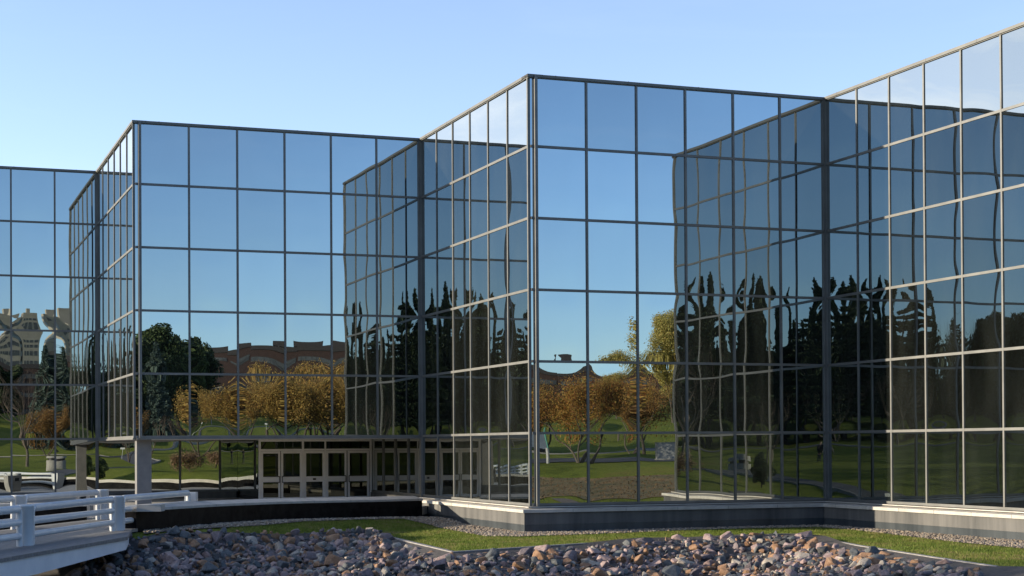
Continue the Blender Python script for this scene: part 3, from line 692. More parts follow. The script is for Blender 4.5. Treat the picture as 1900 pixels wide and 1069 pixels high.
mr_ = nn(t, 'ShaderNodeMapRange'); mr_.inputs['From Min'].default_value = 0.36; mr_.inputs['From Max'].default_value = 0.72; mr_.inputs['To Min'].default_value = -0.25; mr_.inputs['To Max'].default_value = 0.55; t.links.new(nz_.outputs['Fac'], mr_.inputs['Value'])
m1_ = nn(t, 'ShaderNodeMath'); m1_.operation = 'MULTIPLY_ADD'; m1_.inputs[1].default_value = 0.6; t.links.new(geo_.outputs['Random Per Island'], m1_.inputs[0]); t.links.new(mr_.outputs[0], m1_.inputs[2]); t.links.new(m1_.outputs[0], rp_.inputs[0])
tag(link('grass', np_mesh('grass', V.reshape(-1, 3), np.arange(N*3).reshape(-1, 3), M['blade'])), 'short green grass of the narrow lawn between the gravel strip and the rocks', 'grass', kind='stuff')
# pale edging round the lawn
KE = [(-5.8, 57.7), (-4.83, 58.0), (-1.74, 47.75), (2.19, 51.5), (5.3, 53.9), (8.4, 54.6), (10.1, 53.2), (10.45, 49.67), (11.33, 44.45), (12.28, 39.54), (13.4, 33.0)]
KV = [Vector(p) for p in KE]
kb = MB()
def miter(L, o):
    out = []
    for i, p in enumerate(L):
        a = (L[i]-L[i-1]).normalized() if i else (L[1]-L[0]).normalized(); b_ = (L[i+1]-L[i]).normalized() if i < len(L)-1 else a
        na, nb_ = Vector((-a.y, a.x)), Vector((-b_.y, b_.x)); m_ = (na+nb_).normalized(); out.append(p+m_*(o/max(0.5, m_.dot(na))))
    return out
line_prism(miter(KV, -0.06), miter(KV, 0.08), -1.0, ZGR+0.075, mb=kb)
tag(kb.build('lawn_edging', M['kerb']), 'pale weathered kerb edging the narrow lawn above the bank of rocks', 'kerb')
# ------------------------------------------------------------------ bank of rocks
def rock_mat(name, c1, c2, c3):
    m, t, b = new_mat(name); tcn = nn(t, 'ShaderNodeTexCoord'); oi = nn(t, 'ShaderNodeObjectInfo')
    ad = nn(t, 'ShaderNodeVectorMath'); ad.operation = 'ADD'; sc_ = nn(t, 'ShaderNodeMath'); sc_.operation = 'MULTIPLY'; sc_.inputs[1].default_value = 40
    t.links.new(oi.outputs['Random'], sc_.inputs[0]); t.links.new(tcn.outputs['Object'], ad.inputs[0]); t.links.new(sc_.outputs[0], ad.inputs[1])
    n1 = nn(t, 'ShaderNodeTexNoise', Scale=3.5, Detail=9, Roughness=0.7); t.links.new(ad.outputs[0], n1.inputs['Vector'])
    r = ramp(t, [(0.28, c1), (0.5, c2), (0.72, c3)]); t.links.new(n1.outputs['Fac'], r.inputs[0]); t.links.new(r.outputs[0], b.inputs['Base Color'])
    b.inputs['Roughness'].default_value = 0.8
    n2 = nn(t, 'ShaderNodeTexNoise', Scale=14, Detail=8, Roughness=0.7); t.links.new(ad.outputs[0], n2.inputs['Vector'])
    bp = nn(t, 'ShaderNodeBump', Strength=0.8, Distance=0.03); t.links.new(n2.outputs['Fac'], bp.inputs['Height']); t.links.new(bp.outputs[0], b.inputs['Normal'])
    return m
RC = [('purple grey', rock_mat('purple_grey_rock', (0.08, 0.065, 0.068), (0.15, 0.12, 0.122), (0.25, 0.20, 0.20))),
      ('slate grey', rock_mat('slate_grey_rock', (0.045, 0.052, 0.056), (0.09, 0.098, 0.10), (0.17, 0.175, 0.17))),
      ('rust brown', rock_mat('rust_brown_rock', (0.14, 0.075, 0.045), (0.27, 0.15, 0.08), (0.38, 0.25, 0.15))),
      ('dusky pink', rock_mat('pink_rock', (0.18, 0.125, 0.115), (0.31, 0.22, 0.20), (0.44, 0.35, 0.32))),
      ('pale buff', rock_mat('buff_rock', (0.22, 0.18, 0.14), (0.36, 0.31, 0.25), (0.48, 0.44, 0.37))),
      ('charcoal', rock_mat('charcoal_rock', (0.028, 0.03, 0.032), (0.05, 0.053, 0.056), (0.10, 0.10, 0.10)))]
RW = [0.19, 0.19, 0.23, 0.20, 0.10, 0.09]
rg = random.Random(77); rocks_me = []
for k in range(12):
    ax = [rg.uniform(0.8, 1.15), rg.uniform(0.65, 1.0), rg.uniform(0.5, 0.85)]
    bm = hull_mesh(rg, rg.choice([11, 13, 15, 17]), *ax)
    bmesh.ops.dissolve_limit(bm, angle_limit=R(14), verts=bm.verts, edges=bm.edges)
    bmesh.ops.bevel(bm, geom=list(bm.edges)+list(bm.verts), offset=0.07, segments=1, affect='EDGES', clamp_overlap=True)
    rocks_me.append(bm)
rock_var = {}
for k, bm in enumerate(rocks_me):
    for ci, (cn, mt) in enumerate(RC):
        me = bpy.data.meshes.new('rock'); bm.to_mesh(me); me.materials.append(mt); rock_var[(k, ci)] = me
# heap positions, visible part of the bank
cand = []
BANKV = BANK
def bank_z(x, y):
    mound = 0.14*math.exp(-((x+5.6)**2/4.0+(y-57.2)**2/3.0))+0.22*math.exp(-((x-8.4)**2/4.0+(y-53.2)**2/2.5))+0.10*math.exp(-((x-4.4)**2/4.0+(y-52.6)**2/1.5))
    return height(x, y)+mound
tries = 0; cells = {}
for layer in range(3):
    n_try = (22000, 18000, 9000)[layer]
    for _ in range(n_try):
        x = rg.uniform(-13.8, 13.5); y = rg.uniform(37.5, 61.6)
        if not in_poly(x, y, BANK): continue
        zz = bank_z(x, y)
        dist = y; ray_b = EYE-0.083*y
        if zz < ray_b-0.35: continue              # below the picture
        if x < -12.6 and y < 56: continue
        if x/y < -0.30 or x/y > 0.283: continue
        dpoly = poly_dist(x, y, BANK)
        s = min(0.46, max(0.11, rg.lognormvariate(-1.72, 0.48)))*(1.0 if layer == 0 else 0.82)
        if dpoly < s*0.6+0.05: 
            if x > -4 and rg.random() < 0.6: continue
            s *= 0.7
        key = (int(x/0.5), int(y/0.5)); ok = True
        lim = 0.60 if layer == 0 else 0.66
        for dx in (-2, -1, 0, 1, 2):
            for dy in (-2, -1, 0, 1, 2):
                for (x2, y2, s2, l2) in cells.get((key[0]+dx, key[1]+dy), ()):
                    if l2 == layer and (x-x2)**2+(y-y2)**2 < ((s+s2)*lim)**2: ok = False; break
                if not ok: break
            if not ok: break
        if not ok: continue
        cells.setdefault(key, []).append((x, y, s, layer))
        z = zz+s*0.10+(0, 0.08, 0.14)[layer]*min(1.0, dpoly/1.6)+(0.03 if x < -4 else -0.03)+rg.uniform(-0.04, 0.03)+(0.07 if x < -4 else -0.10)*(1-min(1.0, dpoly/0.8))
        if layer and dpoly < 0.4: z -= 0.12*layer
        cand.append((s/y, x, y, z, s, layer))
cand.sort(key=lambda c: -c[0]-0.001*c[5])
def zone(x, y):
    q = 950+x/y*3052
    if q < 430: return 'beside the footbridge beam'
    if q < 640: return 'in front of the curved black wall'
    if q < 760: return 'on the left heap behind the lawn corner'
    if q < 900: return 'under the pointed corner of the lawn edging'
    if q < 1120: return 'along the pale edging right of the lawn corner'
    if q < 1320: return 'in the dip between the two heaps'
    if q < 1560: return 'on the right heap under the inner glass corner'
    return 'by the long pale edging on the right'
def rest_(y): return 'far' if y > 54 else 'near'
RV, RF = [[] for _ in RC], [[] for _ in RC]
for k, (q, x, y, z, s, layer) in enumerate(cand):
    ci = rg.choices(range(6), RW)[0]; shp = rg.randrange(12)
    rot = Matrix.Rotation(rg.uniform(0, 6.28), 4, 'Z') @ Matrix.Rotation(rg.gauss(0, 0.5), 4, 'X') @ Matrix.Rotation(rg.gauss(0, 0.5), 4, 'Y')
    if k < 300:
        o = bpy.data.objects.new('rock', rock_var[(shp, ci)]); col.objects.link(o); o.matrix_world = Matrix.Translation((x, y, z)) @ rot @ Matrix.Scale(s, 4)
        size = 'big' if s > 0.32 else ('middling' if s > 0.24 else 'small')
        shape = ('blocky', 'wedge shaped', 'flat topped', 'pointed')[shp % 4]
        tag(o, '%s %s %s rock %s' % (size, shape, RC[ci][0], zone(x, y)), 'rock', 'loose rocks of the bank')
    else:
        me = rock_var[(shp, ci)]; Mx = Matrix.Translation((x, y, z)) @ rot @ Matrix.Scale(s, 4); n0 = len(RV[ci])
        RV[ci] += [tuple(Mx @ v.co) for v in me.vertices]; RF[ci] += [tuple(i+n0 for i in p.vertices) for p in me.polygons]
mb = MB()
for ci in range(6): mb.add(RV[ci], RF[ci], ci)
tag(mb.build('rock_fill', [m_ for _, m_ in RC]), 'smaller rocks filling the bank between the large ones', 'rocks', kind='stuff')

M['soil'] = mat_noise('dark_stony_soil', (0.035, 0.032, 0.03), (0.09, 0.08, 0.075), 9, 0.95, 0.8, 20)
BP = [(-15.5, 58.8), (-13.0, 57.0), (-12.6, 51.2), (-11.25, 49.2), (-9.0, 53.3), (-7.1, 56.3), (-5.8, 57.7), (-4.83, 58.0), (-1.74, 47.75), (2.19, 51.5), (5.3, 53.9), (8.4, 54.6), (10.1, 53.2), (10.45, 49.67), (11.33, 44.45), (12.28, 39.54), (11.5, 30), (-30, 30), (-30, 54), (-18, 57)]
o = sheet('rock_bank', BP, M['soil'], 0.7, 0.06, bank_z); tag(o, kind='structure')
# ------------------------------------------------------------------ trees
def leaf_quads(C, size, rs, flat=0.0, asp=1.4):
    N = len(C); a = rs.normal(0, 1, (N, 3)); a /= np.linalg.norm(a, axis=1)[:, None]
    b_ = rs.normal(0, 1, (N, 3)); 
    if flat > 0: a[:, 2] *= (1-flat); b_[:, 2] *= (1-flat); a /= np.linalg.norm(a, axis=1)[:, None]
    b_ -= (b_*a).sum(1)[:, None]*a; b_ /= np.linalg.norm(b_, axis=1)[:, None]
    s = (size*rs.uniform(0.6, 1.35, N))[:, None]; a = a*s*asp/2; b_ = b_*s/2
    V = np.stack([C-a, C+b_*0.9, C+a, C-b_*0.9], 1).reshape(-1, 3); F = np.arange(N*4).reshape(-1, 4); return V, F
def grow(mb, rg, p, d, length, rad, depth, tips, spread=0.6, up=0.15, n=6, segs=3, ratio=0.68, kids=(2, 3), droop=0.0):
    pts = [p]; rr = [rad]; q = Vector(p); dd = Vector(d).normalized()
    for i in range(segs):
        dd = (dd+Vector((rg.gauss(0, 0.13), rg.gauss(0, 0.13), rg.gauss(0, 0.08)+up*0.3-droop*0.2))).normalized()
        q = q+dd*(length/segs); pts.append(q.copy()); rr.append(rad*(1-0.35*(i+1)/segs))
    mb.tube(pts, rr, n, cap=False)
    if depth <= 0: tips.append((q.copy(), dd.copy())); return
    tips.append((pts[-2].copy(), dd.copy())) if depth <= 2 else None
    for k in range(rg.randint(*kids)):
        ax = Vector((rg.gauss(0, 1), rg.gauss(0, 1), rg.gauss(0, 0.4))); ax = (ax-ax.dot(dd)*dd).normalized()
        nd = (dd+ax*rg.uniform(0.6, 1.2)*spread*1.2+Vector((0, 0, up))).normalized()
        st = pts[-1] if k < 2 else pts[-2]
        grow(mb, rg, st, nd, length*ratio*rg.uniform(0.8, 1.15), rr[-1]*0.72, depth-1, tips, spread, up, max(3, n-1), max(2, segs-1), ratio, kids, droop)
def broadleaf(seed, h, w, trunk, lmat, nleaf, lsize, stems=1, depth=4, clump=0.35, bark='bark', spread=0.6, up=0.2, base=0.25, lumps=26, hollow=0.35):
    rg = random.Random(seed); rs = np.random.RandomState(seed); mb = MB(); tips = []
    th = h*base
    for s in range(stems):
        an = 6.28*s/stems+rg.uniform(-0.4, 0.4); lean = 0.0 if stems == 1 else 0.62
        d = Vector((math.cos(an)*lean, math.sin(an)*lean, 1)).normalized()
        if stems == 1:
            mb.tube([(0, 0, -0.3), (0, 0, th*0.5), (rg.gauss(0, 0.05), rg.gauss(0, 0.05), th)], [trunk*1.3, trunk, trunk*0.9], 8, cap=False)
            for q in range(5):
                a2 = 6.28*q/5+rg.uniform(-0.4, 0.4); grow(mb, rg, Vector((0, 0, th*rg.uniform(0.8, 1))), Vector((math.cos(a2)*spread, math.sin(a2)*spread, 1)), (h-th)*0.42, trunk*0.55, depth-1, tips, spread, up)
        else:
            grow(mb, rg, Vector((0, 0, -0.25)), d, h*0.42, trunk, depth, tips, spread, up)
    tm = mb.mesh('trunk', M[bark])
    # leaves: gathered round branch tips and round lumps of an uneven crown
    T = np.array([t_[0][:] for t_ in tips]); cz = h*0.62
    T = T[(T[:, 2] > h*base*0.8)]
    L = []
    n1 = int(nleaf*0.68); idx = rs.randint(0, len(T), n1); L.append(T[idx]+np.clip(rs.normal(0, clump, (n1, 3)), -1.7*clump, 1.7*clump))
    n2 = nleaf-n1; lc_ = rs.normal(0, 1, (lumps, 3)); lc_ /= np.linalg.norm(lc_, axis=1)[:, None]
    rad = rs.uniform(hollow, 0.92, lumps)[:, None]; lc_ = lc_*rad*np.array([w/2, w/2, h*(1-base)*0.46])+np.array([0, 0, h*(base+(1-base)*0.52)])
    li = rs.randint(0, lumps, n2); rr = w*0.135*rs.uniform(0.6, 1.35, lumps)[li][:, None]; q = rs.normal(0, 1, (n2, 3)); q /= np.linalg.norm(q, axis=1)[:, None]
    L.append(lc_[li]+q*rr*rs.uniform(0.5, 1.08, (n2, 1))*np.array([1.1, 1.1, 0.85]))
    C = np.concatenate(L); C = C[C[:, 2] > h*base*0.55]
    V, F = leaf_quads(C, lsize, rs); return tm, np_mesh('crown', V, F, lmat)
def columnar(seed, h, w, lmat, nleaf, lsize, spires=5):
    rg = random.Random(seed); rs = np.random.RandomState(seed); mb = MB(); mb.tube([(0, 0, -0.4), (0, 0, h*0.45), (0, 0, h*0.8)], [0.22, 0.16, 0.05], 7, cap=False)
    C = []
    for s in range(spires):
        an = rg.uniform(0, 6.28); r0 = 0 if s == 0 else w*0.25*rg.uniform(0.5, 1.1); top = h*(1 if s == 0 else rg.uniform(0.72, 0.97)); bot = h*rg.uniform(0.02, 0.12) if s < 3 else h*rg.uniform(0.2, 0.45)
        n = nleaf//spires; u = rs.beta(1.1, 1.3, n); z = bot+(top-bot)*u; prof_ = np.sin(np.clip(u, 0, 1)**0.75*math.pi*0.96)**0.55*w*0.27*(1.05-0.5*u)
        lump = 1+0.28*np.sin(z*2.3+s*2)+0.15*np.sin(z*5.1+s)
        a = rs.uniform(0, 6.28, n); rr = prof_*lump*rs.uniform(0.45, 1.05, n)
        C.append(np.stack([math.cos(an)*r0*(1-0.3*u)+np.cos(a)*rr, math.sin(an)*r0*(1-0.3*u)+np.sin(a)*rr, z], 1))
    C = np.concatenate(C); V, F = leaf_quads(C, lsize, rs, asp=1.8); return mb.mesh('trunk', M['bark_dark']), np_mesh('crown', V, F, lmat)
def conifer(seed, h, w, lmat, nleaf, lsize, kind='spruce', base=0.06):
    rg = random.Random(seed); rs = np.random.RandomState(seed); mb = MB(); mb.tube([(0, 0, -0.4), (0, 0, h*0.5), (0, 0, h*0.99)], [h*0.022, h*0.014, 0.02], 7, cap=False)
    C = []; tiers = int(h*(2.2 if kind == 'spruce' else 1.1)); wt_ = []
    for k in range(tiers):
        f = (k+rg.uniform(-0.3, 0.3))/tiers; z = h*(base+(1-base)*max(0, f))
        if kind == 'spruce': r = w/2*(1-f)**0.85
        else: r = w/2*(math.sin(min(1, (1-f)*1.25)*math.pi/2)**0.8)*rg.uniform(0.65, 1.1)
        nb_ = max(4, int(7*(1-f)+3)); a0 = rg.uniform(0, 6.28)
        for b_ in range(nb_):
            an = a0+6.28*b_/nb_+rg.uniform(-0.3, 0.3); rl = r*rg.uniform(0.7, 1.12)
            tip = Vector((math.cos(an)*rl, math.sin(an)*rl, z-(0.22*rl if kind == 'spruce' else -0.03*rl)))
            if rl > 0.5: mb.tube([(0, 0, z), tip*0.5+Vector((0, 0, z*0.5)), tip], [0.045, 0.03, 0.01], 3, cap=False)
            m_ = max(6, int(nleaf*rl/(r+0.1)/tiers/nb_*2.0*(1-f+0.15))); u = rs.uniform(0.12, 1.0, m_)**0.8
            cc = np.stack([tip.x*u, tip.y*u, z+(tip.z-z)*u], 1); wd = (0.30*rl*(1.05-u)+0.12)
            cc[:, 0] += rs.normal(0, 1, m_)*wd*0.6; cc[:, 1] += rs.normal(0, 1, m_)*wd*0.6; cc[:, 2] += rs.normal(0, 0.10, m_)*(1.3 if kind == 'spruce' else 1)-0.05
            C.append(cc)
    C = np.concatenate(C); V, F = leaf_quads(C, lsize, rs, 0.5, 1.7); return mb.mesh('trunk', M['bark_dark']), np_mesh('crown', V, F, lmat)
def round_evergreen(seed, h, w, lmat, nleaf, lsize, lumps=46):
    rg = random.Random(seed); rs = np.random.RandomState(seed); mb = MB(); mb.tube([(0, 0, -0.4), (0, 0, h*0.6)], [0.28, 0.12], 7, cap=False)
    lc_ = rs.normal(0, 1, (lumps, 3)); lc_ /= np.linalg.norm(lc_, axis=1)[:, None]; lc_ = lc_*rs.uniform(0.45, 0.86, lumps)[:, None]*np.array([w/2, w/2, h*0.44])+np.array([0, 0, h*0.53])
    li = rs.randint(0, lumps, nleaf); r_ = w*0.15*rs.uniform(0.6, 1.3, lumps)[li][:, None]; q = rs.normal(0, 1, (nleaf, 3)); q /= np.linalg.norm(q, axis=1)[:, None]
    V, F = leaf_quads(lc_[li]+q*r_*rs.uniform(0.6, 1.06, (nleaf, 1)), lsize, rs); return mb.mesh('trunk', M['bark_dark']), np_mesh('crown', V, F, lmat)
def bare(seed, h, stems=1, mat='twig', depth=6, trunk=0.14, spread=0.5):
    rg = random.Random(seed); mb = MB(); tips = []; tb = MB()
    if stems == 1:
        tb.tube([(0, 0, -0.3), (0.03, 0, h*0.1), (0.05, 0.03, h*0.2)], [trunk*1.3, trunk, trunk*0.85], 8, cap=False)
        for q in range(5):
            a2 = 6.28*q/5+rg.uniform(-0.5, 0.5); grow(mb, rg, Vector((0.05, 0.03, h*0.19)), Vector((math.cos(a2)*spread, math.sin(a2)*spread, 1)), h*0.27, trunk*0.55, depth-1, tips, spread*0.9, 0.25, 5, 3, 0.72, (2, 3))
    else:
        for s in range(stems):
            a2 = 6.28*s/stems+rg.uniform(-0.5, 0.5); grow(mb, rg, Vector((0, 0, -0.2)), Vector((math.cos(a2)*0.5, math.sin(a2)*0.5, 1)), h*0.30, trunk*0.8, depth-1, tips, spread*0.9, 0.25, 5, 3, 0.72, (2, 3))
        tb.tube([(0, 0, -0.3), (0, 0, 0.25)], [trunk*1.4, trunk*1.2], 7, cap=False)
    return tb.mesh('trunk', M['bark']), mb.mesh('branches', M[mat])
def plant(name, kinds, k, x, y, s, label, cat='tree', group=None, rz=None, crown='crown', dz=0.0):
    tm, cm = kinds[k % len(kinds)]
    t_ = empty(name, (x, y, height(x, y)-0.05+dz), random.Random(int(x*7+y*13)).uniform(0, 6.28) if rz is None else rz)
    t_.scale = (s, s, s); tag(t_, label, cat, group)
    link('trunk', tm, t_); link(crown, cm, t_); return t_
CRAB = [broadleaf(1, 6.4, 6.6, 0.13, L_CRAB, 26000, 0.10, stems=3, depth=5, clump=0.5), broadleaf(2, 6.0, 5.6, 0.12, L_CRAB, 24000, 0.10, stems=4, depth=5, clump=0.5)]
CRABR = [broadleaf(3, 5.6, 5.2, 0.11, L_CRAB2, 14000, 0.11, stems=3, depth=4, clump=0.4)]
GOLD = [broadleaf(4, 6.2, 5.6, 0.12, L_GOLD, 27000, 0.105, stems=3, depth=5, clump=0.52), broadleaf(5, 6.0, 6.0, 0.12, L_GOLD, 26000, 0.105, stems=4, depth=5, clump=0.52)]
YEL = [broadleaf(6, 12.5, 6.5, 0.17, L_YEL, 34000, 0.16, stems=1, depth=5, clump=0.5, base=0.2, spread=0.45, up=0.35, lumps=30)]
EVER = [round_evergreen(7, 12, 8.0, L_EVER, 22000, 0.26), round_evergreen(8, 11, 9.0, L_DARK, 20000, 0.28)]
COLM = [columnar(9, 21, 3.6, L_DARK, 11000, 0.34, 5), columnar(10, 20, 3.2, L_DARK, 10000, 0.34, 4), columnar(11, 21, 4.6, L_DARK, 13000, 0.34, 7)]
CEDAR = [conifer(12, 17, 13, L_DARK, 26000, 0.34, 'cedar', 0.12), conifer(13, 16, 11, L_DARK, 24000, 0.34, 'cedar', 0.10)]
SPRUCE = [conifer(14, 12, 7.5, L_BLUE, 26000, 0.20, 'spruce')]
BARE = [bare(15, 8.0, 1), bare(16, 7.0, 3), bare(17, 12, 1, depth=7, trunk=0.2, spread=0.4)]
BUSH = [broadleaf(18, 2.2, 3.0, 0.04, L_BUSH, 3500, 0.09, stems=4, depth=3, clump=0.2, base=0.08)]
# --- right of and behind the camera: park seen in the front facing glass
CG = 'orange crab apples mirrored in the right hand front wall'
plant('crab_apple_tree', CRAB, 0, 36.2, 25.0, 0.88, 'broad orange crab apple with forked trunk mirrored beside the tallest glass corner', 'tree', CG)
plant('crab_apple_tree', CRAB, 1, 36.0, 18.0, 0.85, 'orange crab apple cut by the corner post of the right front glass wall', 'tree', CG)
plant('crab_apple_tree', CRABR, 0, 51.0, 15.5, 0.9, 'red brown crab apple mirrored beside the yellow tall tree', 'tree', CG)
plant('crab_apple_tree', CRAB, 1, 48.0, 7.0, 0.9, 'orange crab apple behind the forked one in the right front glass wall', 'tree', CG)
plant('poplar_tree', YEL, 0, 84.8, -12.2, 1.0, 'tall airy yellow poplar mirrored at the edge of the reflected glass wing', 'tree')
plant('poplar_tree', YEL, 0, 92.5, -11.0, 0.9, 'shorter yellow poplar partly behind the reflected glass wing', 'tree')
plant('evergreen_tree', EVER, 0, 97.2, -23.6, 0.62, 'dark green evergreen under the yellow poplar', 'tree')
plant('evergreen_tree', EVER, 0, 101.1, -38.9, 0.62, 'small dark evergreen between the orange crab apples in front of the brick building', 'tree')
plant('poplar_tree', YEL, 0, 86.0, -22.0, 0.62, 'low yellow green tree behind the red brown crab apple', 'tree')
GG = 'golden trees mirrored above the entrance doors'
for k, (x, y, s, lab) in enumerate([(31.6, 1.2, 1.0, 'golden brown tree at the left end of the golden row mirrored above the entrance'), (34.4, 3.2, 1.05, 'tall golden tree second in the row mirrored above the entrance doors'),
    (36.8, 4.6, 1.05, 'golden tree third in the row mirrored above the doors'), (39.0, 6.6, 1.05, 'golden tree next to the reflected glass wing above the doors'), (40.5, -0.5, 1.0, 'golden tree behind the row beside the reflected wing')]):
    plant('golden_tree', GOLD, k, x, y, s*1.15, lab, 'tree', GG)
plant('bare_tree', BARE, 1, 25.6, -3.4, 0.75, 'leafless brown multi stemmed tree mirrored under the dark evergreen', 'tree', 'leafless trees on the park lawn', crown='branches')
plant('bare_tree', BARE, 1, 28.4, -4.2, 0.8, 'leafless brown tree left of the golden row', 'tree', 'leafless trees on the park lawn', crown='branches')
plant('bare_tree', BARE, 0, 11.2, 3.0, 1.22, 'leafless grey tree with a straight trunk mirrored in the far left glass', 'tree', 'leafless trees on the park lawn', crown='branches')
plant('bare_tree', BARE, 0, 4.0, -1.5, 0.72, 'slim leafless tree at the left picture edge', 'tree', 'leafless trees on the park lawn', crown='branches')
plant('crab_apple_tree', CRABR, 0, 21.8, -14.1, 0.85, 'rusty brown tree behind the leafless tree in the far left glass', 'tree')
plant('crab_apple_tree', CRABR, 0, 26.5, -14.1, 0.75, 'rusty brown tree below the blue spruce in the far left glass', 'tree')
plant('spruce_tree', SPRUCE, 0, 35.2, -40.9, 1.05, 'blue green spruce mirrored in the far left glass', 'tree')
plant('spruce_tree', SPRUCE, 0, 44.0, -38.9, 0.95, 'blue green spruce beside the reflected narrow glass wing', 'tree')
plant('evergreen_tree', EVER, 1, 44.0, -80.0, 0.95, 'dark rounded evergreen below the beige office tower', 'tree')
plant('evergreen_tree', EVER, 1, 58.0, -84.0, 0.85, 'second dark evergreen below the beige office tower', 'tree')
plant('evergreen_tree', EVER, 0, 53.2, -55.4, 1.28, 'big rounded evergreen with a sunlit top mirrored left in the middle front wall', 'tree')
plant('evergreen_tree', EVER, 1, 60.6, -60.8, 1.2, 'dark evergreen right of the big rounded one', 'tree')
plant('evergreen_tree', EVER, 1, 49.0, -53.0, 1.1, 'dark evergreen behind the corner post of the middle wall', 'tree')
for k, (x, y) in enumerate([(15.0, 27.5), (20.0, 24.0), (22.5, 29.0)]):
    plant('shrub', BUSH, 0, x, y, (1.0, 0.8, 0.7)[k], ('bronze rounded shrub mirrored left of the entrance doors', 'smaller bronze shrub beside the rounded one left of the doors', 'low bronze shrub at the edge of the brown bed')[k], 'shrub', 'bronze shrubs left of the doors')
plant('evergreen_shrub', EVER, 0, 8.5, 22.5, 0.22, 'dark green shrub mirrored beside the stone column', 'shrub')
# --- straight behind the camera: the dark conifers seen by double reflection
CP = 'tall dark columnar evergreens seen twice over in the glass corners'
colx = [(12.6, -52, 2, 0.88), (10.4, -56, 1, 1.0), (8.0, -57, 0, 0.86), (4.8, -55, 0, 1.06), (2.6, -57, 2, 1.08), (0.6, -71, 2, 1.28), (-1.6, -56, 0, 1.07), (-3.4, -58, 2, 1.05), (-5.4, -70, 1, 1.25), (-6.2, -56, 1, 1.0),
        (-9.2, -66, 1, 0.95), (-12.4, -68, 2, 1.22), (-14.6, -67, 0, 1.16), (-16.6, -69, 2, 1.24), (-18.6, -67, 1, 1.20), (-20.6, -68, 2, 1.10), (-23.4, -66, 0, 1.12)]
ordw = ['first', 'second', 'third', 'fourth', 'fifth', 'sixth', 'seventh', 'eighth', 'ninth', 'tenth', 'eleventh', 'twelfth', 'thirteenth', 'fourteenth', 'fifteenth', 'sixteenth', 'seventeenth']
for k, (x, y, v, s) in enumerate(colx):
    plant('columnar_evergreen', COLM, v, x, y, s*(0.82 if y > -60 else 0.74), 'tall dark columnar evergreen, %s from the left in the mirrored row' % ordw[k], 'tree', CP)
CD = 'dark spreading cedars behind the lawn'
for k, (x, y, s, lab) in enumerate([(4.5, -50, 0.95, 'dark spreading cedar under the columnar evergreens at the middle glass corner'), (-8.0, -54, 0.9, 'dark spreading cedar mirrored near the tallest corner post'), (-13.5, -60, 1.0, 'dark spreading cedar reflected across the right glass corner'), (-20.5, -60, 0.95, 'dark spreading cedar right of the right glass corner'), (2.0, -64, 0.95, 'dark cedar with drooping tiers mirrored in the right front wall')]):
    plant('cedar_tree', CEDAR, k, x, y, s, lab, 'tree', CD)
for k, (x, y, v, s, lab) in enumerate([(-25.5, -60, 2, 1.15, 'tall leafless tree mirrored in the right sunlit glass'), (-28.5, -61, 2, 1.1, 'leafless tree beside the rounded evergreen in the right glass'), (-10.0, -50, 1, 1.1, 'leafless tree mirrored left of the tallest corner post'), (-16.5, -48, 2, 0.7, 'small leafless tree in front of the cedars at the right corner')]):
    plant('bare_tree', BARE, v, x, y, s, lab, 'tree', 'leafless trees among the dark conifers', crown='branches')
for k, (x, y, s, lab) in enumerate([(-32.0, -62, 1.35, 'rounded dark evergreen at the right end of the mirrored trees'), (-36.5, -60, 1.45, 'rounded dark evergreen at the right picture edge')]):
    plant('evergreen_tree', EVER, 1, x, y, s, lab, 'tree')
# far wood that closes the view behind them
rsw = np.random.RandomState(3); NL = 60000; LC = []
for k in range(150):
    x = rsw.uniform(-130, 48); y = rsw.uniform(-128, -84); 
    if x > 18 and y > -100: y -= 20
    hh_ = rsw.uniform(7, 11.5); ww_ = rsw.uniform(6, 10); n = NL//150
    q = rsw.normal(0, 1, (n, 3)); q /= np.linalg.norm(q, axis=1)[:, None]; q *= rsw.uniform(0.6, 1.05, (n, 1)); lump = 1+0.25*np.sin(q[:, 0:1]*7+k)+0.2*np.sin(q[:, 2:3]*9+k)
    LC.append(q*lump*np.array([ww_/2, ww_/2, hh_*0.55])+np.array([x, y, height(x, y)+hh_*0.45]))
LC = np.concatenate(LC); V, F = leaf_quads(LC, 0.75, rsw)
tag(link('far_woodland', np_mesh('far_woodland', V, F, L_DARK)), 'dark wood closing the view behind the park lawn', 'woodland', kind='stuff')
LC = []  # out of view: wood added in the west only to shade the lawn
for k in range(85):
    x = rsw.uniform(-112, -56); y = rsw.uniform(-120, 13); hh_ = rsw.uniform(10, 15); ww_ = rsw.uniform(7, 11); n = 420
    q = rsw.normal(0, 1, (n, 3)); q /= np.linalg.norm(q, axis=1)[:, None]; q *= rsw.uniform(0.6, 1.05, (n, 1)); lump = 1+0.25*np.sin(q[:, 0:1]*7+k)+0.2*np.sin(q[:, 2:3]*9+k)
    LC.append(q*lump*np.array([ww_/2, ww_/2, hh_*0.55])+np.array([x, y, height(x, y)+hh_*0.45]))
V, F = leaf_quads(np.concatenate(LC), 0.85, rsw)
tag(link('west_shade_wood', np_mesh('west_shade_wood', V, F, L_DARK)), 'unseen dark wood added on the rise to the west to shade the lawn', 'woodland', kind='stuff')
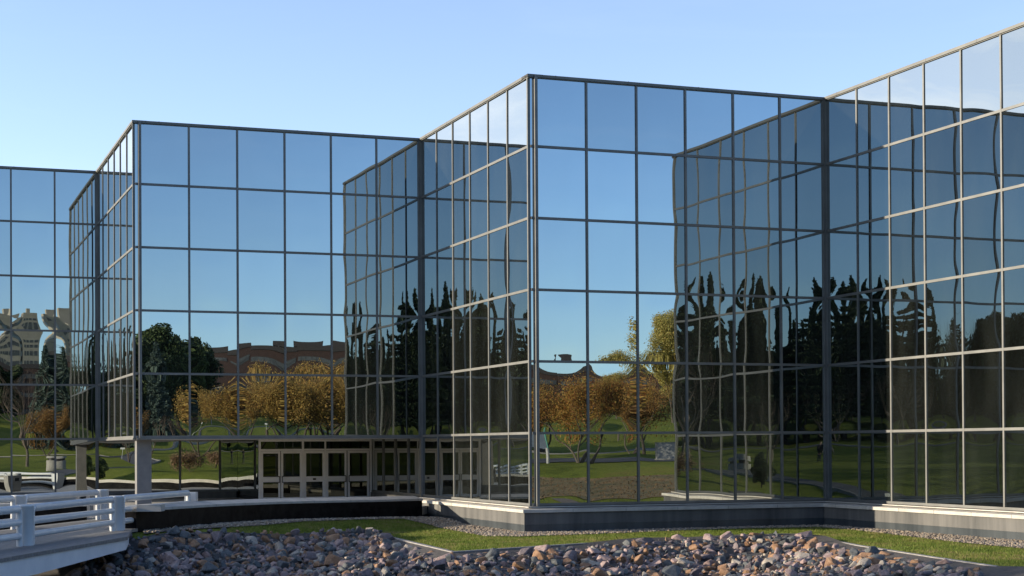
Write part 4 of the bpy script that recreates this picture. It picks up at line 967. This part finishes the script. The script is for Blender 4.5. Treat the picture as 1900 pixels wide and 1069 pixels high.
# trees up on the left bank whose shade falls over the rocks
for k, (x, y, s) in enumerate([(-46, 41.5, 1.0), (-52, 50.5, 0.85), (-43, 35.0, 0.9)]):
    plant('bare_tree', BARE, (2, 0, 2)[k], x, y, s, ('leafless tree on the left bank nearest the bridge', 'leafless tree on the left bank furthest from the camera', 'leafless tree on the left bank closest to the camera')[k], 'tree', 'leafless trees on the bank left of the picture', crown='branches')
for k, (x, y, s, lab) in enumerate([(-55, 37.5, 1.0, 'open yellow tree on the left bank closest to the camera'), (-60, 41.5, 0.8, 'lower open yellow tree on the left bank level with the bridge')]):
    plant('poplar_tree', YEL, 0, x, y, s, lab, 'tree', 'open trees on the bank left of the picture')
# ------------------------------------------------------------------ paths, bed, small things in the park
for nm, pts, w, mt in (
    ('road', [(33, 14), (38.5, 19.5), (42.5, 23.2), (48, 28), (60, 36), (85, 48)], 9.0, 'asphalt'),
    ('path', [(36, 2), (46, 8), (56, 10), (70, 6), (84, 8), (100, 14)], 2.2, 'path'),
    ('path', [(46, 8), (42, -4), (50, -14), (62, -20), (80, -30)], 1.8, 'path'),
    ('path', [(-3, 26), (6, 18), (14, 14), (22, 8), (30, -12), (46, -30), (70, -42)], 1.8, 'path'),
    ('path', [(30, -12), (18, -24), (10, -40), (-8, -42), (-30, -38)], 1.8, 'path')):
    o, Q = ribbon(nm, pts, w, M[mt]); tag(o, kind='structure')
    if mt == 'path':
        Qo = off_line([q for q in Q], w/2+0.06); Vv = []; 
        rb = MB()
        for i in range(len(Qo)-1):
            a, c = Qo[i], Qo[i+1]; za, zc = height(a.x, a.y)+0.03, height(c.x, c.y)+0.03; t_ = (c-a).normalized()*1.0; nrm = Vector((-t_.y, t_.x))*0.05
            vs = [(a.x-nrm.x, a.y-nrm.y, za-0.2), (c.x-nrm.x, c.y-nrm.y, zc-0.2), (c.x+nrm.x, c.y+nrm.y, zc-0.2), (a.x+nrm.x, a.y+nrm.y, za-0.2), (a.x-nrm.x, a.y-nrm.y, za+0.08), (c.x-nrm.x, c.y-nrm.y, zc+0.08), (c.x+nrm.x, c.y+nrm.y, zc+0.08), (a.x+nrm.x, a.y+nrm.y, za+0.08)]
            rb.add(vs, [(4, 5, 6, 7), (0, 1, 5, 4), (2, 3, 7, 6)])
        tag(rb.build('path_kerb', M['kerb_white']), kind='structure')
BEDP = [(15.5, 39.0), (18.5, 42), (22, 43.6), (25.5, 47.5), (30, 44), (33.5, 40), (31.2, 36.5), (28, 34.6), (26, 31.0), (21, 28.5), (17.5, 33)]
M['litter'] = mat_noise('leaf_litter_bed', (0.07, 0.075, 0.022), (0.26, 0.16, 0.06), 0.7, 0.95, 0.3, 20, detail=10)
o = sheet('planting_bed', BEDP, M['litter'], 1.5, 0.03); tag(o, kind='structure')
# leaf litter and low bronze cover on the bed
rsb = np.random.RandomState(8); X = rsb.uniform(15, 34, 6000); Y = rsb.uniform(28, 48, 6000); BD = BEDP
kp = [i for i in range(len(X)) if in_poly(X[i], Y[i], BD)]; C = np.array([(X[i], Y[i], height(X[i], Y[i])+0.04+0.08*rsb.rand()*max(0, noise.noise(Vector((X[i]*0.5, Y[i]*0.5, 1)))+0.3)) for i in kp])
V, F = leaf_quads(C, 0.07, rsb); tag(link("ground_cover", np_mesh('ground_cover', V, F, L_BED)), 'brown ground cover on the planting bed', 'ground cover', kind='stuff')
def gz(x, y): return height(x, y)
# notice board on teal posts
x, y = 41.5, 14.2; nb_ = empty('notice_board', (x, y, gz(x, y)), R(40)); tag(nb_, 'teal framed grey notice board on two posts beside the lawn path', 'sign')
mb = MB()
for s in (-0.55, 0.55): 
    mb = MB(); mb.tube([(s, 0, -0.2), (s, 0, 2.1)], 0.06, 8); mb.build('post', M['teal'], nb_)
mb = MB(); mb.box((-0.48, -0.03, 0.7), (0.48, 0.03, 1.9)); mb.build('board', M['panel'], nb_)
x, y = 34.6, 22.6; bo = MB(); bo.tube([(0, 0, -0.1), (0, 0, 1.0), (0, 0, 1.08)], [0.13, 0.13, 0.09], 14); tag(bo.build('bollard', M['cabinet'], None, (x, y, gz(x, y))), 'grey round bollard beside the road mirrored in the right front glass', 'bollard')
x, y = 44.0, 25.0; cb = empty('utility_cabinet', (x, y, gz(x, y)), R(35)); cb.scale = (0.75, 0.75, 0.75); tag(cb, 'grey metal utility cabinet on a pale slab beside the road', 'cabinet')
mb = MB(); mb.box((-0.95, -0.6, 0.12), (0.95, 0.6, 1.75)); mb.box((-0.99, -0.64, 1.751), (0.99, 0.64, 1.80)); mb.build('cabinet_body', M['cabinet'], cb)
mb = MB(); mb.box((-1.1, -0.75, -0.2), (1.1, 0.75, 0.12)); mb.build('slab', M['kerb_white'], cb)
x, y = 8.8, 14.5; cb = empty('concrete_seat', (x, y, gz(x, y)), R(20)); tag(cb, 'round pale concrete litter bin on the lawn mirrored at the left', 'litter bin')
mb = MB(); mb.tube([(0, 0, -0.1), (0, 0, 0.55)], [0.55, 0.58], 24); mb.build('bin_body', M['kerb_white'], cb)
mb = MB(); mb.tube([(0, 0, 0.75), (0, 0, 1.0)], [0.60, 0.55], 24); mb.build('bin_lid', M['kerb_white'], cb)
mb = MB(); mb.tube([(0, 0, 0.551), (0, 0, 0.749)], 0.4, 16); mb.build('bin_slot', M['black'], cb)
def little_sign(x, y, lab):
    s_ = empty('hole_marker', (x, y, gz(x, y)), R(30)); tag(s_, lab, 'marker', 'white markers on thin poles on the park lawn')
    mb = MB(); mb.tube([(0, 0, -0.1), (0, 0, 1.5)], 0.02, 6); mb.build('pole', M['white'], s_)
    mb = MB(); mb.box((-0.2, -0.02, 1.25), (0.2, 0.02, 1.55)); mb.build('plate', M['white'], s_)
for x, y, lab in ((3.0, 33.5, 'white marker on a thin pole mirrored under the narrow glass wing'), (27.0, -8.0, 'white marker on the lawn left in the middle front wall'), (46.0, -19.0, 'white marker in the ring path near the golden trees'), (40.0, -24.0, 'white marker beside the leafless trees')): little_sign(x, y, lab)
def lamp(x, y, lab):
    l_ = empty('street_lamp', (x, y, gz(x, y)), R(60)); tag(l_, lab, 'street lamp', 'pale park lamps')
    mb = MB(); mb.tube([(0, 0, -0.2), (0, 0, 6.4), (0.3, 0, 6.8), (1.2, 0, 6.95)], [0.09, 0.06, 0.05, 0.045], 10); mb.build('lamp_post', M['kerb_white'], l_)
    mb = MB(); mb.box((1.1, -0.16, 6.88), (1.8, 0.16, 7.02)); mb.build('lamp_head', M['kerb_white'], l_)
lamp(51.0, -38.0, 'pale street lamp in front of the dark evergreens mirrored in the middle front wall'); lamp(56.0, -40.0, 'pale street lamp right of the first one below the brick building')
# ------------------------------------------------------------------ buildings beyond the park
def brick_building(x0, y0, ang, L, lab, hb, name='brick_building', n=7, drop=0.0):
    t_ = empty(name, (x0, y0, height(x0, y0)-2), ang); tag(t_, lab, 'building'); rgb = random.Random(int(L))
    w = L/n; wb = MB(); pb = MB(); offs = []; 
    z = hb
    for k in range(n):
        o_ = rgb.choice([0, 2.5, 5.0, 2.5]); hz_ = hb+rgb.choice([0, 0.25, 0.5, -0.3])-drop*k/n; offs.append((o_, hz_))
        wb.box((k*w, o_, -3), ((k+1)*w-0.004*(k+1), 26, hz_)); pb.box((k*w+0.002*k, o_-0.25, hz_+0.002), ((k+1)*w-0.002, 26, hz_+1.1))
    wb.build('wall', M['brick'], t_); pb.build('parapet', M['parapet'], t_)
    for k in range(n):
        o_, hz_ = offs[k]
        for zz in (hz_-3.2, hz_-7.4):
            f = MB(); f.box((k*w+0.3, o_-0.12, zz), ((k+1)*w-0.5, o_-0.003, zz+1.5)); fo = f.build('window', M['parapet'], t_)
            g = MB(); nn_ = 6; ww_ = (w-1.0)/nn_
            for q in range(nn_): g.box((k*w+0.4+q*ww_+0.08, o_-0.16, zz+0.12), (k*w+0.4+(q+1)*ww_, o_-0.121, zz+1.38))
            g.build('pane', M['ribbon_glass'], fo)
    rb = MB(); rb.box((L*0.18, 8, hb+1.3), (L*0.36, 20, hb+2.5)); rb.build('roof_plant_room', M['parapet'], t_)
    return t_
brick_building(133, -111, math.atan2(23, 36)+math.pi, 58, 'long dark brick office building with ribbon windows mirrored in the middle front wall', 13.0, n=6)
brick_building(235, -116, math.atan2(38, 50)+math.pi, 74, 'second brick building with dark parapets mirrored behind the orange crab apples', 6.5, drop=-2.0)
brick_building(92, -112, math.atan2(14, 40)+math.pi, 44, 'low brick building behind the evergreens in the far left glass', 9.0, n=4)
def tower(x0, y0, ang, wx, wy, h, lab):
    t_ = empty('office_tower', (x0, y0, height(x0, y0)-4), ang); tag(t_, lab, 'building', 'beige towers on the skyline')
    mb = MB(); mb.box((0, 0, 0), (wx, wy, h)); mb.build('tower_wall', M['tower'], t_)
    for zz in range(5, int(h)-3, 4):
        f = MB(); q = 1.0
        while q < wx-1.5: f.box((q, -0.12, zz), (q+1.5, -0.004, zz+2.0)); q += 2.3
        q = 1.0
        while q < wy-1.5: f.box((-0.12, q, zz), (-0.004, q+1.5, zz+2.0)); f.box((wx+0.004, q, zz), (wx+0.12, q+1.5, zz+2.0)); q += 2.3
        f.build('window_row', M['ribbon_glass'], t_)
    mb = MB(); mb.box((wx*0.3, wy*0.3, h+0.003), (wx*0.6, wy*0.7, h+3)); mb.build('roof_plant_room', M['tower'], t_)
for bx_, by_, w_, hh_, lab in ((190, -402, 5, 33, 'beige tower cut by the left picture edge'), (203, -400, 11, 36, 'beige many windowed office tower mirrored in the far left glass'), (221, -404, 9, 37, 'beige tower next to the reflected narrow wing')):
    tower(bx_, by_, R(190), w_, 10, hh_, lab)
# ------------------------------------------------------------------ the photographer with a tripod, doubly mirrored in the glass corner
zc = height(0, -0.6)
tp = empty('camera_tripod', (0, -0.22, height(0, -0.2))); tag(tp, 'black camera on a dark tripod beside the photographer', 'tripod')
hg = EYE-0.12-height(0, -0.2)
for k in range(3):
    an = R(90+120*k+60); mb = MB(); mb.tube([(math.cos(an)*0.04, math.sin(an)*0.04, hg-0.12), (math.cos(an)*0.22, math.sin(an)*0.22, hg*0.5), (math.cos(an)*0.42, math.sin(an)*0.42, 0.0)], [0.018, 0.015, 0.012], 8); mb.build('leg', M['black'], tp)
mb = MB(); mb.tube([(0, 0, hg-0.35), (0, 0, hg-0.02)], 0.022, 8); mb.box((-0.05, -0.05, hg-0.12), (0.05, 0.05, hg-0.02)); mb.build('tripod_head', M['black'], tp)
mb = MB(); mb.box((-0.07, -0.06, hg-0.018), (0.07, 0.02, hg+0.09)); mb.tube([(0, 0.02, hg+0.04), (0, 0.13, hg+0.04)], [0.04, 0.036], 14); mb.build('camera_body', M['black'], tp)
pr = empty('person', (0.12, -0.72, zc), 0.0); tag(pr, 'person in dark clothes stooping behind a tripod mirrored in the right glass corner', 'person')
def skin_obj(name, verts, edges, radii, mat, parent, sub=2):
    me = bpy.data.meshes.new(name); me.from_pydata(verts, edges, []); me.materials.append(mat); o = link(name, me, parent)
    md = o.modifiers.new('skin', 'SKIN'); me.skin_vertices[0].data[0].use_root = True
    for i, r_ in enumerate(radii): me.skin_vertices[0].data[i].radius = (r_, r_) if not isinstance(r_, tuple) else r_
    s_ = o.modifiers.new('sub', 'SUBSURF'); s_.levels = sub; s_.render_levels = sub; md.use_smooth_shade = True; return o
bv_ = [(0, 0, 0.95), (0, 0.04, 1.12), (0, 0.10, 1.32), (0, 0.13, 1.43), (0, 0.17, 1.50), (0, 0.20, 1.56), (0, 0.215, 1.64), (0, 0.205, 1.70)]
be_ = [(i, i+1) for i in range(7)]; br_ = [(0.155, 0.115), (0.14, 0.10), (0.165, 0.105), (0.10, 0.08), 0.052, 0.062, (0.075, 0.092), (0.05, 0.06)]
def addc(pts, rad, root):
    n0 = len(bv_); 
    for i, (p, r_) in enumerate(zip(pts, rad)):
        bv_.append(p); br_.append(r_); be_.append((root if i == 0 else n0+i-1, n0+i))
    return n0+len(pts)-1
for sd in (-1, 1):
    addc([(sd*0.10, 0, 0.84), (sd*0.13, 0.03, 0.50), (sd*0.15, -0.01, 0.10), (sd*0.155, 0.09, 0.04), (sd*0.16, 0.15, 0.035)], [0.088, 0.062, 0.042, 0.038, 0.028], 0)
    wv = addc([(sd*0.19, 0.10, 1.38), (sd*0.27, 0.16, 1.14), (sd*0.14, 0.38, 1.28), (sd*0.115, 0.42, 1.31)], [0.055, 0.042, 0.028, (0.036, 0.018)], 2)
    base_ = Vector(bv_[wv])
    for f in range(4):
        ln = (0.030, 0.034, 0.031, 0.025)[f]; o_ = (f-1.5)*0.017; b0 = base_+Vector((o_*0.3, 0.02, o_))
        addc([tuple(b0), tuple(b0+Vector((-sd*0.008, ln, 0))), tuple(b0+Vector((-sd*0.028, ln*1.5, -0.004)))], [0.009, 0.008, 0.007], wv)
    addc([tuple(base_+Vector((-sd*0.012, 0.0, 0.03))), tuple(base_+Vector((-sd*0.028, 0.025, 0.038)))], [0.010, 0.008], wv)
body = skin_obj('body', bv_, be_, br_, M['skin'], pr)
# clothing follows the body, slightly larger
jv, je, jr = [(0, 0, 0.93), (0, 0.04, 1.12), (0, 0.10, 1.32), (0, 0.135, 1.44)], [(0, 1), (1, 2), (2, 3)], [(0.18, 0.14), (0.165, 0.125), (0.19, 0.13), (0.10, 0.09)]
for sd in (-1, 1):
    n0 = len(jv); jv += [(sd*0.19, 0.10, 1.38), (sd*0.27, 0.16, 1.14), (sd*0.155, 0.355, 1.265)]; jr += [0.072, 0.058, 0.042]; je += [(2, n0), (n0, n0+1), (n0+1, n0+2)]
skin_obj('jacket', jv, je, jr, M['jacket'], pr)
tv, te, tr_ = [(0, 0, 0.94)], [], [(0.17, 0.13)]
for sd in (-1, 1):
    n0 = len(tv); tv += [(sd*0.10, 0, 0.84), (sd*0.13, 0.03, 0.50), (sd*0.15, -0.01, 0.11)]; tr_ += [0.105, 0.078, 0.062]; te += [(0, n0), (n0, n0+1), (n0+1, n0+2)]
skin_obj('trousers', tv, te, tr_, M['jeans'], pr)
for sd in (-1, 1):
    skin_obj('shoe', [(sd*0.15, -0.03, 0.05), (sd*0.155, 0.07, 0.045), (sd*0.16, 0.17, 0.035)], [(0, 1), (1, 2)], [0.05, 0.048, 0.034], M['black'], pr)
skin_obj('hair', [(0, 0.175, 1.66), (0, 0.185, 1.725), (0, 0.23, 1.745)], [(0, 1), (1, 2)], [(0.075, 0.075), (0.07, 0.072), (0.045, 0.04)], M['hair'], pr)
